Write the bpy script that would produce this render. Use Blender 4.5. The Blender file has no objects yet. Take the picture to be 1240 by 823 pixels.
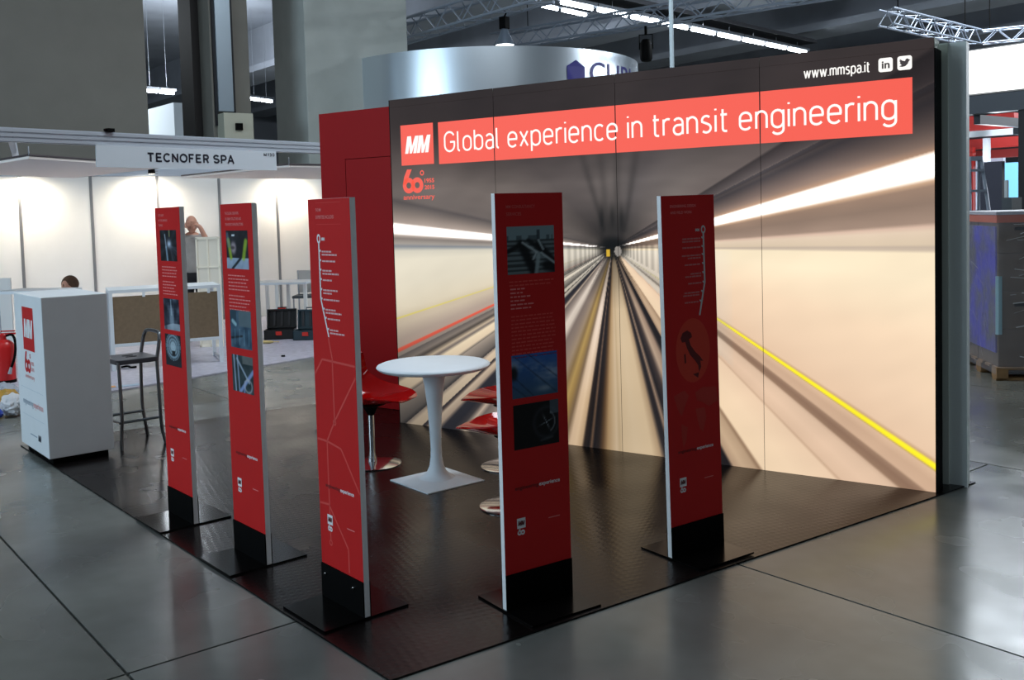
import bpy, bmesh, math, random
import numpy as np
from mathutils import Vector, Matrix
random.seed(7)
RNG = np.random.default_rng(7)
scene = bpy.context.scene
C = scene.collection

# ------------------------------------------------------------------ camera
F_PX, PPX, PPY = 1190.0, 620.0, 323.2
CAM = np.array([5.1755, -5.8474, 1.6634])
YAW, PITCH, ROLL = 0.60572, -0.05678, -0.02813
def cam_axes():
    cy, sy, cp, sp = math.cos(YAW), math.sin(YAW), math.cos(PITCH), math.sin(PITCH)
    f = np.array([-sy*cp, cy*cp, sp]); r = np.array([cy, sy, 0.0]); u = np.cross(r, f)
    cr, sr = math.cos(ROLL), math.sin(ROLL)
    return cr*r+sr*u, -sr*r+cr*u, f
AX_R, AX_U, AX_F = cam_axes()
cd = bpy.data.cameras.new('camera'); cam = bpy.data.objects.new('camera', cd); C.objects.link(cam)
cd.sensor_fit = 'HORIZONTAL'; cd.sensor_width = 36; cd.lens = 36*F_PX/1240
cd.shift_y = -(411.5-PPY)/1240; cd.clip_end = 300; cd.clip_start = 0.05
m3 = Matrix((AX_R, AX_U, -AX_F)).transposed()
cam.matrix_world = Matrix.Translation(CAM) @ m3.to_4x4()
scene.camera = cam

# ------------------------------------------------------------------ world, view, large lights
w = bpy.data.worlds.new('world'); scene.world = w; w.use_nodes = True
w.node_tree.nodes['Background'].inputs[0].default_value = (0.55, 0.68, 0.85, 1)
w.node_tree.nodes['Background'].inputs[1].default_value = 0.35
scene.view_settings.view_transform = 'Standard'; scene.view_settings.look = 'None'
scene.view_settings.gamma = 1; scene.view_settings.exposure = 0.0
scene.view_settings.use_curve_mapping = False

def area_light(name, loc, target, sx, sy, energy, color):
    l = bpy.data.lights.new(name, 'AREA'); l.shape = 'RECTANGLE'; l.size = sx; l.size_y = sy
    l.energy = energy; l.color = color
    o = bpy.data.objects.new(name, l); C.objects.link(o); o.location = loc
    o.rotation_euler = (Vector(target)-Vector(loc)).to_track_quat('-Z', 'Y').to_euler()
    return o
# daylight entering by the glazed hall front, behind and left of the camera
area_light('daylight_hall_front', (-7.5, -15.5, 5.4), (0.0, -1.0, 0.8), 10, 5.0, 1350, (0.66, 0.85, 1.0))
# fill lamps added out of view to brighten pillars, fascia and partition
ADDED_FILLS = [((1.0, 17.0, 8.9), 5, 2200), ((-0.2, 2.6, 8.9), 4, 620), ((-1.5, -5.5, 8.9), 4, 110), ((22.0, 27.0, 8.9), 6, 3000), ((-26.0, 10.0, 8.9), 4, 1500), ((11.5, -3.5, 8.9), 3, 150)]
ADDED_POINTS = [((5.5, 15.0, 7.2), 950), ((17.0, 32.0, 6.6), 5200), ((-24.0, 17.0, 6.8), 900), ((-21.0, 13.0, 8.3), 260)]  # point lights added out of view to brighten the far ceiling
for P_, S_, E_ in ADDED_FILLS:
    area_light('added_fill_light', P_, (P_[0], P_[1], 0), S_, S_, E_, (0.86, 0.94, 1.0))

for P_, E_ in ADDED_POINTS:
    l = bpy.data.lights.new('added_point_light', 'POINT'); l.energy = E_; l.shadow_soft_size = 0.35; l.color = (0.86, 0.93, 1.0)
    o = bpy.data.objects.new('added_point_light', l); C.objects.link(o); o.location = P_

# ------------------------------------------------------------------ pixel -> place helpers
def ray(x, y):
    return AX_F + (x-PPX)/F_PX*AX_R - (y-PPY)/F_PX*AX_U
def on_z(x, y, z=0.0):
    d = ray(x, y); return CAM + (z-CAM[2])/d[2]*d
def at_depth(x, y, D):
    return CAM + D*ray(x, y)
def on_plane(x, y, p0, ang):
    n = np.array([-math.sin(ang), math.cos(ang), 0.0]); d = ray(x, y)
    t = ((np.array([p0[0], p0[1], 0])-CAM) @ n)/(d @ n)
    return CAM + t*d
def on_wall(x, y):
    P = on_plane(x, y, (0, 0), 0.0); return P[0], P[2]
def v2(ang): return np.array([math.cos(ang), math.sin(ang), 0.0])
A_DIR, B_DIR = math.radians(-15.5), math.radians(70.0)   # axes of the stand floor and the hall grid

# ------------------------------------------------------------------ materials
def lin(c):
    return tuple((x/12.92 if x <= 0.04045 else ((x+0.055)/1.055)**2.4) for x in [k/255.0 for k in c])
def lin_arr(a):
    a = np.clip(np.asarray(a, float)/255.0, 0, None)
    return np.where(a <= 0.04045, a/12.92, ((a+0.055)/1.055)**2.4)
MATS = {}
def mat(name, col, rough=0.5, metal=0.0, var=0.0, scale=6.0, bump=0.0, bscale=60.0, spec=0.5, trans=0.0,
        emit=0.0, ior=1.45, coat=0.0, alpha=1.0, rvar=0.0):
    if name in MATS: return MATS[name]
    m = bpy.data.materials.new(name); m.use_nodes = True; MATS[name] = m
    nt = m.node_tree; N = nt.nodes; L = nt.links; b = N['Principled BSDF']
    c = lin(col)
    b.inputs['Base Color'].default_value = (*c, 1); b.inputs['Roughness'].default_value = rough
    b.inputs['Metallic'].default_value = metal; b.inputs['Specular IOR Level'].default_value = spec
    b.inputs['Transmission Weight'].default_value = trans; b.inputs['IOR'].default_value = ior
    b.inputs['Coat Weight'].default_value = coat; b.inputs['Alpha'].default_value = alpha
    if emit:
        b.inputs['Emission Color'].default_value = (*c, 1); b.inputs['Emission Strength'].default_value = emit
    tc = N.new('ShaderNodeTexCoord')
    if var or rvar:
        n = N.new('ShaderNodeTexNoise'); n.inputs['Scale'].default_value = scale; n.inputs['Detail'].default_value = 5
        L.new(tc.outputs['Object'], n.inputs['Vector'])
        if var:
            r = N.new('ShaderNodeValToRGB')
            r.color_ramp.elements[0].position = 0.3; r.color_ramp.elements[1].position = 0.7
            r.color_ramp.elements[0].color = (*[max(0, k*(1-var)) for k in c], 1)
            r.color_ramp.elements[1].color = (*[min(1, k*(1+var)) for k in c], 1)
            L.new(n.outputs['Fac'], r.inputs[0]); L.new(r.outputs[0], b.inputs['Base Color'])
        if rvar:
            mr = N.new('ShaderNodeMapRange'); mr.inputs[3].default_value = max(0, rough-rvar); mr.inputs[4].default_value = rough+rvar
            mr.inputs[1].default_value = 0.3; mr.inputs[2].default_value = 0.7
            L.new(n.outputs['Fac'], mr.inputs[0]); L.new(mr.outputs[0], b.inputs['Roughness'])
    if bump:
        n2 = N.new('ShaderNodeTexNoise'); n2.inputs['Scale'].default_value = bscale; n2.inputs['Detail'].default_value = 3
        bp = N.new('ShaderNodeBump'); bp.inputs['Strength'].default_value = bump; bp.inputs['Distance'].default_value = 0.01
        L.new(tc.outputs['Object'], n2.inputs['Vector']); L.new(n2.outputs['Fac'], bp.inputs['Height'])
        L.new(bp.outputs[0], b.inputs['Normal'])
    return m
def paint_mat(name, emit=0.0, rough=0.5, spec=0.3):
    if name in MATS: return MATS[name]
    m = bpy.data.materials.new(name); m.use_nodes = True; MATS[name] = m
    nt = m.node_tree; b = nt.nodes['Principled BSDF']; at = nt.nodes.new('ShaderNodeAttribute'); at.attribute_name = 'paint'
    b.inputs['Roughness'].default_value = rough; b.inputs['Specular IOR Level'].default_value = spec
    if emit:
        b.inputs['Base Color'].default_value = (0.02, 0.02, 0.02, 1)
        nt.links.new(at.outputs['Color'], b.inputs['Emission Color']); b.inputs['Emission Strength'].default_value = emit
    else:
        nt.links.new(at.outputs['Color'], b.inputs['Base Color'])
    return m

# ------------------------------------------------------------------ mesh builders
class MB:
    def __init__(s): s.v = []; s.f = []
    def add(s, vs, fs):
        k = len(s.v); s.v += [tuple(map(float, p)) for p in vs]; s.f += [tuple(i+k for i in f) for f in fs]; return s
    def box(s, x0, x1, y0, y1, z0, z1):
        return s.add([(x0,y0,z0),(x1,y0,z0),(x1,y1,z0),(x0,y1,z0),(x0,y0,z1),(x1,y0,z1),(x1,y1,z1),(x0,y1,z1)],
                     [(0,3,2,1),(4,5,6,7),(0,1,5,4),(1,2,6,5),(2,3,7,6),(3,0,4,7)])
    def prism(s, pts, z0, z1):
        n = len(pts)
        return s.add([(x, y, z0) for x, y in pts]+[(x, y, z1) for x, y in pts],
                     [tuple(range(n))[::-1], tuple(range(n, 2*n))]+[(i, (i+1) % n, n+(i+1) % n, n+i) for i in range(n)])
    def plate(s, pts, y0, y1):
        """outline in x,z, extruded from y0 (front) to y1"""
        n = len(pts)
        return s.add([(x, y0, z) for x, z in pts]+[(x, y1, z) for x, z in pts],
                     [tuple(range(n)), tuple(range(n, 2*n))[::-1]]+[(i, n+i, n+(i+1) % n, (i+1) % n) for i in range(n)])
    def flat(s, pts, y=0.0):
        return s.add([(x, y, z) for x, z in pts], [tuple(range(len(pts)))])
    def rect(s, x0, x1, z0, z1, y=0.0):
        return s.flat([(x0, z0), (x1, z0), (x1, z1), (x0, z1)], y)
    def lathe(s, prof, n=28, cx=0, cy=0):
        vs = []; fs = []
        for r, z in prof:
            for i in range(n):
                a = 2*math.pi*i/n; vs.append((cx+r*math.cos(a), cy+r*math.sin(a), z))
        for j in range(len(prof)-1):
            for i in range(n):
                fs.append((j*n+i, j*n+(i+1) % n, (j+1)*n+(i+1) % n, (j+1)*n+i))
        fs.append(tuple(range(n))[::-1]); k = (len(prof)-1)*n; fs.append(tuple(range(k, k+n)))
        return s.add(vs, fs)
    def tube(s, pts, r, n=8, closed=False):
        pts = [Vector(p) for p in pts]; m = len(pts); vs = []; fs = []; up = None
        for i, p in enumerate(pts):
            a = pts[(i-1) % m] if (closed or i > 0) else p; b = pts[(i+1) % m] if (closed or i < m-1) else p
            t = (b-a).normalized()
            if up is None: up = t.orthogonal().normalized()
            up = (up - t*up.dot(t)).normalized(); si = t.cross(up)
            rr = r[i] if isinstance(r, (list, tuple)) else r
            for k in range(n):
                an = 2*math.pi*k/n; vs.append(p+up*rr*math.cos(an)+si*rr*math.sin(an))
        for i in range(m if closed else m-1):
            j = (i+1) % m
            for k in range(n): fs.append((i*n+k, i*n+(k+1) % n, j*n+(k+1) % n, j*n+k))
        if not closed: fs += [tuple(range(n))[::-1], tuple(range((m-1)*n, m*n))]
        return s.add(vs, fs)
    def mesh(s, name, bevel=0.0):
        me = bpy.data.meshes.new(name); me.from_pydata(s.v, [], s.f); me.update()
        bm = bmesh.new(); bm.from_mesh(me)
        bmesh.ops.recalc_face_normals(bm, faces=bm.faces)
        if bevel:
            ed = [e for e in bm.edges if len(e.link_faces) == 2 and e.calc_face_angle(0) > 0.6]
            bmesh.ops.bevel(bm, geom=ed, offset=bevel, segments=2, affect='EDGES', profile=0.6)
        bm.to_mesh(me); bm.free(); return me
def smooth_curve(pts, k=6, closed=False):
    P = [Vector(p) for p in pts]; n = len(P); out = []
    for i in range(n if closed else n-1):
        p0 = P[(i-1) % n] if (closed or i > 0) else P[i]; p1 = P[i]; p2 = P[(i+1) % n]
        p3 = P[(i+2) % n] if (closed or i+2 < n) else p2
        for j in range(k):
            t = j/k
            out.append(0.5*((2*p1)+(p2-p0)*t+(2*p0-5*p1+4*p2-p3)*t*t+(3*p1-p0-3*p2+p3)*t**3))
    if not closed: out.append(P[-1])
    return out
def obj(name, mb, m, parent=None, smooth=False, bevel=0.0, loc=None, rotz=None):
    me = mb.mesh(name, bevel) if isinstance(mb, MB) else mb
    if smooth:
        me.polygons.foreach_set('use_smooth', [True]*len(me.polygons))
        try: me.set_sharp_from_angle(angle=math.radians(40))
        except Exception: pass
    o = bpy.data.objects.new(name, me); C.objects.link(o)
    if m is not None and not me.materials: me.materials.append(m)
    if parent: o.parent = parent
    if loc is not None: o.location = loc
    if rotz is not None: o.rotation_euler = (0, 0, rotz)
    return o
def tag(o, label, cat, group=None):
    o['label'] = label; o['category'] = cat
    if group: o['group'] = group
    return o
def thing(name, label, cat, loc=(0, 0, 0), rotz=0.0, group=None):
    o = bpy.data.objects.new(name, None); C.objects.link(o); o.empty_display_size = 0.1
    o.location = loc; o.rotation_euler = (0, 0, rotz); return tag(o, label, cat, group)
def struct(name, mb, m, **k):
    o = obj(name, mb, m, **k); o['kind'] = 'structure'; return o
def link_copy(name, src, parent, loc=None, rotz=None):
    o = bpy.data.objects.new(name, src.data); C.objects.link(o); o.parent = parent
    if loc is not None: o.location = loc
    if rotz is not None: o.rotation_euler = (0, 0, rotz)
    return o
_tc = {}
def text_mesh(s, size, bold=0.0, shear=0.0, width=1.0, spacing=1.0, align='LEFT'):
    cu = bpy.data.curves.new('lettering', 'FONT'); cu.body = s; cu.size = size; cu.offset = bold; cu.shear = shear
    cu.space_character = spacing; cu.align_x = align; cu.resolution_u = 4
    o = bpy.data.objects.new('lettering', cu); C.objects.link(o)
    vl = bpy.context.view_layer; vl.update()
    me = bpy.data.meshes.new_from_object(o.evaluated_get(bpy.context.evaluated_depsgraph_get()))
    bpy.data.objects.remove(o); bpy.data.curves.remove(cu)
    me.materials.clear()
    co = np.empty(len(me.vertices)*3); me.vertices.foreach_get('co', co); co = co.reshape(-1, 3)
    out = np.stack([co[:, 0]*width, np.zeros(len(co)), co[:, 1]], 1)
    me.vertices.foreach_set('co', out.ravel()); me.update()
    return me, out
def fit_text(name, s, x0, x1, zbase, ztop, m, parent, y, bold=0.0, shear=0.0, cap=None):
    """lettering whose ink fills x0..x1 and whose first letter stands zbase..ztop"""
    me, co = text_mesh(s, 1.0, bold, shear)
    lo, hi = co.min(0), co.max(0)
    capm, cc = text_mesh(cap or s[0], 1.0, bold)
    ch = cc[:, 2].max(); c0 = cc[:, 2].min()
    bpy.data.meshes.remove(capm)
    sx = (x1-x0)/(hi[0]-lo[0]); sz = (ztop-zbase)/(ch-c0)
    out = np.stack([(co[:, 0]-lo[0])*sx+x0, np.full(len(co), y), (co[:, 2]-c0)*sz+zbase], 1)
    me.vertices.foreach_set('co', out.ravel()); me.update()
    return obj(name, me, m, parent)
def paint_grid(name, x0, x1, z0, z1, nx, ny, func, m, parent, y=0.0):
    X, Z = np.meshgrid(np.linspace(x0, x1, nx+1), np.linspace(z0, z1, ny+1))
    vs = np.stack([X.ravel(), np.full(X.size, y), Z.ravel()], 1)
    i = np.arange(nx)[None, :]+np.arange(ny)[:, None]*(nx+1); i = i.ravel()
    fs = np.stack([i, i+1, i+nx+2, i+nx+1], 1)
    me = bpy.data.meshes.new(name); me.from_pydata(vs.tolist(), [], fs.tolist()); me.update()
    col = lin_arr(func(X.ravel(), Z.ravel()))
    a = me.color_attributes.new('paint', 'FLOAT_COLOR', 'POINT')
    a.data.foreach_set('color', np.concatenate([col, np.ones((len(col), 1))], 1).ravel())
    return obj(name, me, m, parent)

# common materials
M_RED = mat('red_print', (196, 30, 30), 0.45, var=0.03, scale=3, spec=0.3)
M_GREYEDGE = mat('pale_board_edge', (236, 240, 242), 0.6)
M_BLACK = mat('black_steel', (4, 4, 4), 0.6, spec=0.08)
M_WHITEPR = mat('white_print', (232, 234, 236), 0.5)
M_PINKPR = mat('pale_red_print', (226, 130, 128), 0.5)
M_FAINTPR = mat('faint_red_print', (214, 72, 66), 0.5)
M_DARKPR = mat('dark_red_print', (92, 12, 14), 0.5)
M_CHROME = mat('chrome', (215, 218, 220), 0.12, metal=1.0)
M_ALU = mat('aluminium', (176, 182, 190), 0.35, metal=0.85)
M_WHITE = mat('white_laminate', (226, 232, 235), 0.4, var=0.02)
M_PHOTO = paint_mat('photo_print')
M_BACKLIT = paint_mat('backlit_print', emit=1.08, rough=0.7, spec=0.05)

# ------------------------------------------------------------------ hall: floor, ceiling, walls, piers
def floor_material():
    m = bpy.data.materials.new('polished_concrete'); m.use_nodes = True; nt = m.node_tree; N = nt.nodes; L = nt.links
    b = N['Principled BSDF']; tc = N.new('ShaderNodeTexCoord'); oi = N.new('ShaderNodeObjectInfo')
    n1 = N.new('ShaderNodeTexNoise'); n1.inputs['Scale'].default_value = 0.9; n1.inputs['Detail'].default_value = 4; n1.inputs['Roughness'].default_value = 0.62
    L.new(tc.outputs['Object'], n1.inputs['Vector'])
    r = N.new('ShaderNodeValToRGB'); e = r.color_ramp.elements
    e[0].position = 0.2; e[0].color = (*lin((74, 75, 72)), 1); e[1].position = 0.8; e[1].color = (*lin((120, 124, 120)), 1)
    L.new(n1.outputs['Fac'], r.inputs[0])
    mx = N.new('ShaderNodeMixRGB'); mx.blend_type = 'MULTIPLY'; mx.inputs[0].default_value = 0.55
    r2 = N.new('ShaderNodeValToRGB'); r2.color_ramp.elements[0].color = (0.84, 0.90, 0.93, 1); r2.color_ramp.elements[1].color = (1.0, 0.90, 0.80, 1)
    L.new(oi.outputs['Random'], r2.inputs[0]); L.new(r.outputs[0], mx.inputs[1]); L.new(r2.outputs[0], mx.inputs[2])
    L.new(mx.outputs[0], b.inputs['Base Color'])
    mr = N.new('ShaderNodeMapRange'); mr.interpolation_type = 'SMOOTHSTEP'; mr.inputs[1].default_value = 0.15; mr.inputs[2].default_value = 0.85
    mr.inputs[3].default_value = 0.15; mr.inputs[4].default_value = 0.33
    n2 = N.new('ShaderNodeTexNoise'); n2.inputs['Scale'].default_value = 2.3; n2.inputs['Detail'].default_value = 2.5
    L.new(tc.outputs['Object'], n2.inputs['Vector']); L.new(n2.outputs['Fac'], mr.inputs[0]); L.new(mr.outputs[0], b.inputs['Roughness'])
    b.inputs['Specular IOR Level'].default_value = 0.5
    return m
M_FLOOR = floor_material()
floor = struct('floor', MB().box(-45, 45, -24, 75, -0.3, -0.02), mat('floor_joint', (60, 58, 55), 0.8))
# big floor slabs with open joints, laid in rows along the stand axis
GA = math.radians(-16.5)
ga, gb = v2(GA), v2(GA+math.pi/2)
slab_me = MB().box(0.006, 4.994, 0.006, 2.504, -0.05, 0.0).mesh('slab')
slab_me.materials.append(M_FLOOR)
row0 = -3.06
for j in range(-3, 9):
    off = {-1: 2.95-5*2, 0: 2.95-5*2, 1: 3.74-5*2}.get(j, random.uniform(0, 5)-10)
    for i in range(-2, 6):
        n0 = row0 + (j-0)*2.51; s0 = off+i*5.0
        c = ga*(s0+2.5)+gb*(n0+1.25)
        d = c-CAM; dep = d @ AX_F
        if dep < -1.5 or dep > 26 or abs(d @ AX_R) > 4+0.62*max(dep, 0): continue
        o = bpy.data.objects.new('slab', slab_me); C.objects.link(o); o.parent = floor
        P = ga*s0+gb*n0; o.location = (P[0], P[1], 0); o.rotation_euler = (0, 0, GA)
# floor beyond the slabs
far_floor = obj('far_paving', MB().box(-45, 45, -24, 75, -0.019, -0.012), M_FLOOR, parent=floor)

M_CONC = mat('concrete', (170, 176, 172), 0.85, var=0.1, scale=1.2, bump=0.1, bscale=20)
M_CONCD = mat('concrete_ceiling', (156, 162, 172), 0.9, var=0.12, scale=0.7)
M_HALLW = mat('hall_wall', (120, 126, 134), 0.9, var=0.08, scale=0.4)
ceiling = struct('ceiling', MB().box(-45, 45, -24, 75, 9.6, 9.9), M_CONCD)
struct('wall_back', MB().box(-45, 45, 74, 74.4, 0, 9.6), M_HALLW)
struct('wall_left', MB().box(-45, -44.6, -24, 74, 0, 9.6), M_HALLW)
struct('wall_right', MB().box(44.6, 45, -24, 74, 0, 9.6), M_HALLW)
# front wall with the glazed opening the daylight comes through
struct('wall_front', MB().box(-45, -13, -24, -23.7, 0, 9.6).box(7, 45, -24, -23.7, 0, 9.6).box(-13, 7, -24, -23.7, 7.5, 9.6), M_HALLW)

# ceiling beams along the stand axis
bm_me = MB().box(-50, 50, -0.45, 0.45, 7.9, 9.6).box(-50, 50, -0.9, 0.9, 7.7, 7.95).mesh('beam'); bm_me.materials.append(M_CONCD)
for k in range(9):
    P = v2(B_DIR)*(14+k*6.5)
    o = bpy.data.objects.new('beam', bm_me); C.objects.link(o); o.parent = ceiling; o.location = (P[0], P[1], 0)
    o.rotation_euler = (0, 0, math.radians(-17))

# piers behind the neighbouring stand
WALL0 = np.array([-9.107, 2.021, 0.0]); BW = math.radians(70)
PB0 = WALL0 + 1.0*np.array([-math.sin(BW), math.cos(BW), 0])
def pier(name, xl, xr, depth, label, shade):
    p0 = on_plane(xl, 100, PB0, BW); p1 = on_plane(xr, 100, PB0, BW)
    Lb = np.linalg.norm((p1-p0)[:2]); t = thing(name, label, 'pillar', (p0[0], p0[1], 0), BW, 'concrete pillars of the hall')
    obj('shaft', MB().box(0, Lb, 0, depth, 0, 9.6), shade, t, bevel=0.02)
    return t, Lb
M_P1 = mat('pier_concrete', (116, 114, 107), 0.85, var=0.05, scale=2.0, bump=0.08, bscale=30)
pier('concrete_pillar', -190, 178, 1.6, 'broad grey concrete pillar behind the stand signed for a company', M_P1)
t2, L2 = pier('concrete_pillar', 256, 303, 1.1, 'concrete pillar carrying a shiny vertical metal duct', M_P1)
obj('duct', MB().box(L2*0.12, L2*0.50, -0.09, 0.0, 3.55, 9.6), mat('galvanised_duct', (206, 222, 234), 0.3, metal=0.8, bump=0.05, bscale=4), t2)
obj('duct_frame', MB().box(L2*0.05, L2*0.12, -0.05, 0.0, 3.3, 9.6).box(L2*0.50, L2*0.57, -0.05, 0.0, 3.3, 9.6), mat('dark_rail', (16, 18, 26), 0.5), t2)
jb = obj('junction_box', MB().box(L2*0.1, L2*0.85, -0.35, -0.001, 2.9, 3.5), mat('beige_metal', (176, 176, 160), 0.5), t2, bevel=0.01)
obj('socket', MB().box(L2*0.38, L2*0.55, -0.40, -0.345, 3.2, 3.32), M_BLACK, jb)
obj('dark_casing', MB().box(-0.14, -0.002, 0.55, 1.25, 0, 9.6), mat('dark_casing', (24, 20, 20), 0.6), t2)
pier('concrete_pillar', 371, 495, 1.5, 'pale concrete pillar rising behind the red closet wall', M_CONC)

# ------------------------------------------------------------------ the stand floor: dark studded mat
def mat_material():
    m = bpy.data.materials.new('studded_rubber'); m.use_nodes = True; nt = m.node_tree; N = nt.nodes; L = nt.links
    b = N['Principled BSDF']; b.inputs['Base Color'].default_value = (*lin((13, 10, 10)), 1); b.inputs['Specular IOR Level'].default_value = 0.27
    tc = N.new('ShaderNodeTexCoord'); mp = N.new('ShaderNodeMapping'); mp.inputs['Rotation'].default_value = (0, 0, math.radians(30))
    vo = N.new('ShaderNodeTexVoronoi'); vo.inputs['Scale'].default_value = 26; vo.inputs['Randomness'].default_value = 0.0
    L.new(tc.outputs['Object'], mp.inputs[0]); L.new(mp.outputs[0], vo.inputs['Vector'])
    rr = N.new('ShaderNodeMapRange'); rr.inputs[1].default_value = 0.15; rr.inputs[2].default_value = 0.45; rr.inputs[3].default_value = 1; rr.inputs[4].default_value = 0
    L.new(vo.outputs['Distance'], rr.inputs[0])
    bp = N.new('ShaderNodeBump'); bp.inputs['Strength'].default_value = 0.13; bp.inputs['Distance'].default_value = 0.003
    L.new(rr.outputs[0], bp.inputs['Height']); L.new(bp.outputs[0], b.inputs['Normal'])
    n2 = N.new('ShaderNodeTexNoise'); n2.inputs['Scale'].default_value = 1.6; n2.inputs['Detail'].default_value = 6
    mr = N.new('ShaderNodeMapRange'); mr.interpolation_type = 'SMOOTHSTEP'; mr.inputs[1].default_value = 0.15; mr.inputs[2].default_value = 0.85; mr.inputs[3].default_value = 0.16; mr.inputs[4].default_value = 0.34
    L.new(tc.outputs['Object'], n2.inputs['Vector']); L.new(n2.outputs['Fac'], mr.inputs[0]); L.new(mr.outputs[0], b.inputs['Roughness'])
    return m
stand_mat = obj('rubber_mat', MB().prism([(2.84, -3.31), (4.03, -0.02), (4.15, 0.33), (-0.79, 1.29), (-2.08, -1.95)], 0.0005, 0.008), mat_material())
tag(stand_mat, 'dark studded rubber mat covering the floor of the red exhibition stand', 'mat')

# ------------------------------------------------------------------ backlit tunnel wall
H = 2.555
VPX, VPZ = on_wall(742, 300)
def ang_of(px, py):
    x, z = on_wall(px, py); return math.atan2(z-VPZ, x-VPX)
STOPS = [  # pixel on the photo, colour of the print in that direction from the vanishing point
 # right edge, top to bottom
 (1130,62,(62,55,55)),(1130,110,(66,58,58)),(1055,148,(78,70,69)),(1040,163,(66,60,62)),(1005,168,(68,63,66)),(985,172,(92,83,82)),(975,180,(74,68,70)),(965,185,(108,97,93)),
 (1130,158,(122,104,96)),(1130,172,(150,126,112)),(1130,182,(190,152,126)),(1130,185.5,(262,252,238)),(1130,189,(340,330,320)),(1130,211,(340,330,320)),(1130,215,(262,250,236)),(1130,219,(200,164,134)),(1130,225,(150,124,106)),(1130,245,(139,117,102)),(1130,269,(158,134,118)),
 (1130,274,(214,184,164)),(1130,280,(222,200,176)),(1130,296,(214,194,168)),(1130,299,(192,174,156)),(1130,303,(200,182,162)),(1130,307,(244,226,194)),(1130,340,(247,228,196)),(1130,420,(240,212,181)),(1130,500,(232,202,172)),
 (1130,552,(226,194,164)),(1130,557.5,(196,160,124)),(1130,559.5,(236,214,60)),(1130,561.5,(252,240,45)),(1130,566,(248,230,35)),(1130,568,(190,160,90)),(1130,570,(214,180,150)),(1130,583,(200,166,138)),
 (1127,597,(204,170,142)),(1121,596,(152,122,100)),(1108,594,(138,108,88)),(1093,592,(146,116,94)),(1087,591,(206,175,149)),(1080,591,(216,185,158)),(1050,586,(224,192,164)),(1022,583,(216,184,156)),(1018,582,(196,164,136)),(1013,582,(228,198,168)),(965,575,(234,206,174)),(926,570,(232,205,172)),
 (921,569,(140,112,88)),(916,569,(176,148,120)),(900,566,(192,164,134)),(889,565,(170,142,116)),(885,565,(26,22,25)),(868,560,(30,26,28)),(858,560,(150,126,108)),(845,560,(176,152,130)),(835,560,(60,50,48)),
 (822,555,(30,27,30)),(816,555,(150,125,105)),(812,555,(36,32,34)),(806,553,(40,36,38)),(800,552,(168,142,112)),(790,550,(204,180,146)),(770,549,(206,183,150)),(754,547,(200,176,142)),(751,546,(184,160,126)),(747,546,(202,178,146)),
 (736,545,(168,138,100)),(730,543,(92,68,46)),(725,542,(40,32,30)),(719,542,(26,23,27)),(716,542,(110,88,74)),(713,541,(26,23,27)),(707,540,(44,36,36)),(704,540,(206,184,164)),(697,539,(234,214,196)),(690,538,(220,198,178)),
 (685,532,(120,100,78)),(683,515,(150,122,74)),(683,495,(172,142,84)),(683,475,(130,106,70)),(683,455,(150,130,108)),(683,435,(132,116,104)),(683,418,(120,106,98)),(683,406,(200,186,172)),(683,396,(212,198,184)),(683,386,(150,136,126)),
 (683,376,(104,94,88)),(683,366,(36,35,42)),(683,355,(40,38,44)),(683,350,(140,126,114)),(683,342,(160,146,132)),(683,336,(112,102,96)),(683,330,(96,88,84)),
 (598,478,(190,170,150)),(598,470,(60,54,54)),(598,462,(36,34,40)),(598,452,(40,38,44)),(598,447,(170,150,130)),(598,440,(196,176,152)),(598,437,(74,62,58)),(598,434,(196,176,150)),(598,426,(204,184,158)),(598,422,(50,46,46)),
 (598,418,(98,90,84)),(598,402,(108,100,92)),(598,399,(220,198,168)),(598,391,(232,212,180)),(598,385,(196,176,150)),(598,381,(74,66,60)),(598,378,(130,118,108)),(598,373,(142,130,120)),(598,370.6,(146,130,118)),(598,369.9,(206,86,66)),(598,367.8,(222,92,70)),(598,367.2,(172,150,136)),
 (598,362,(172,154,140)),(598,352,(196,180,158)),(598,348.0,(198,182,158)),(598,347.4,(212,196,104)),(598,346.9,(212,196,104)),(598,346.3,(206,192,166)),(598,342,(214,202,178)),(598,325,(222,213,192)),(598,308,(222,214,194)),(598,302,(206,200,184)),
 (598,299,(128,132,138)),(598,297,(160,152,144)),(598,293.5,(130,120,114)),(598,291.6,(176,162,152)),(598,290.6,(262,254,246)),(598,289.6,(330,322,316)),(598,285.0,(330,322,316)),(598,284.0,(262,254,246)),(598,283,(170,154,144)),(598,277,(132,120,112)),(598,271,(96,88,85)),(598,269,(84,77,76)),(598,266,(104,95,91)),
 (598,240,(112,102,97)),(598,200,(96,87,83)),(598,150,(84,76,74)),(743,120,(104,96,93)),(800,150,(96,89,88)),(900,150,(108,99,95)),(940,175,(112,101,97)),
]
ST = sorted([(ang_of(x, y), c) for x, y, c in STOPS], key=lambda k: k[0])
SA = np.array([k[0] for k in ST]); SC = np.array([k[1] for k in ST], float)
SA = np.concatenate([SA-2*math.pi, SA, SA+2*math.pi]); SC = np.concatenate([SC, SC, SC])
def fbm(x, z, seed, octv=4, f0=1.0):
    r = np.random.default_rng(seed); out = np.zeros_like(x); a = 1.0
    for o in range(octv):
        for k in range(4):
            th, ph = r.uniform(0, 2*math.pi, 2); f = f0*2**o*r.uniform(0.7, 1.3)
            out += a*0.35*np.sin(f*(x*math.cos(th)+z*math.sin(th))*2*math.pi+ph)
        a *= 0.55
    return out
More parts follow.
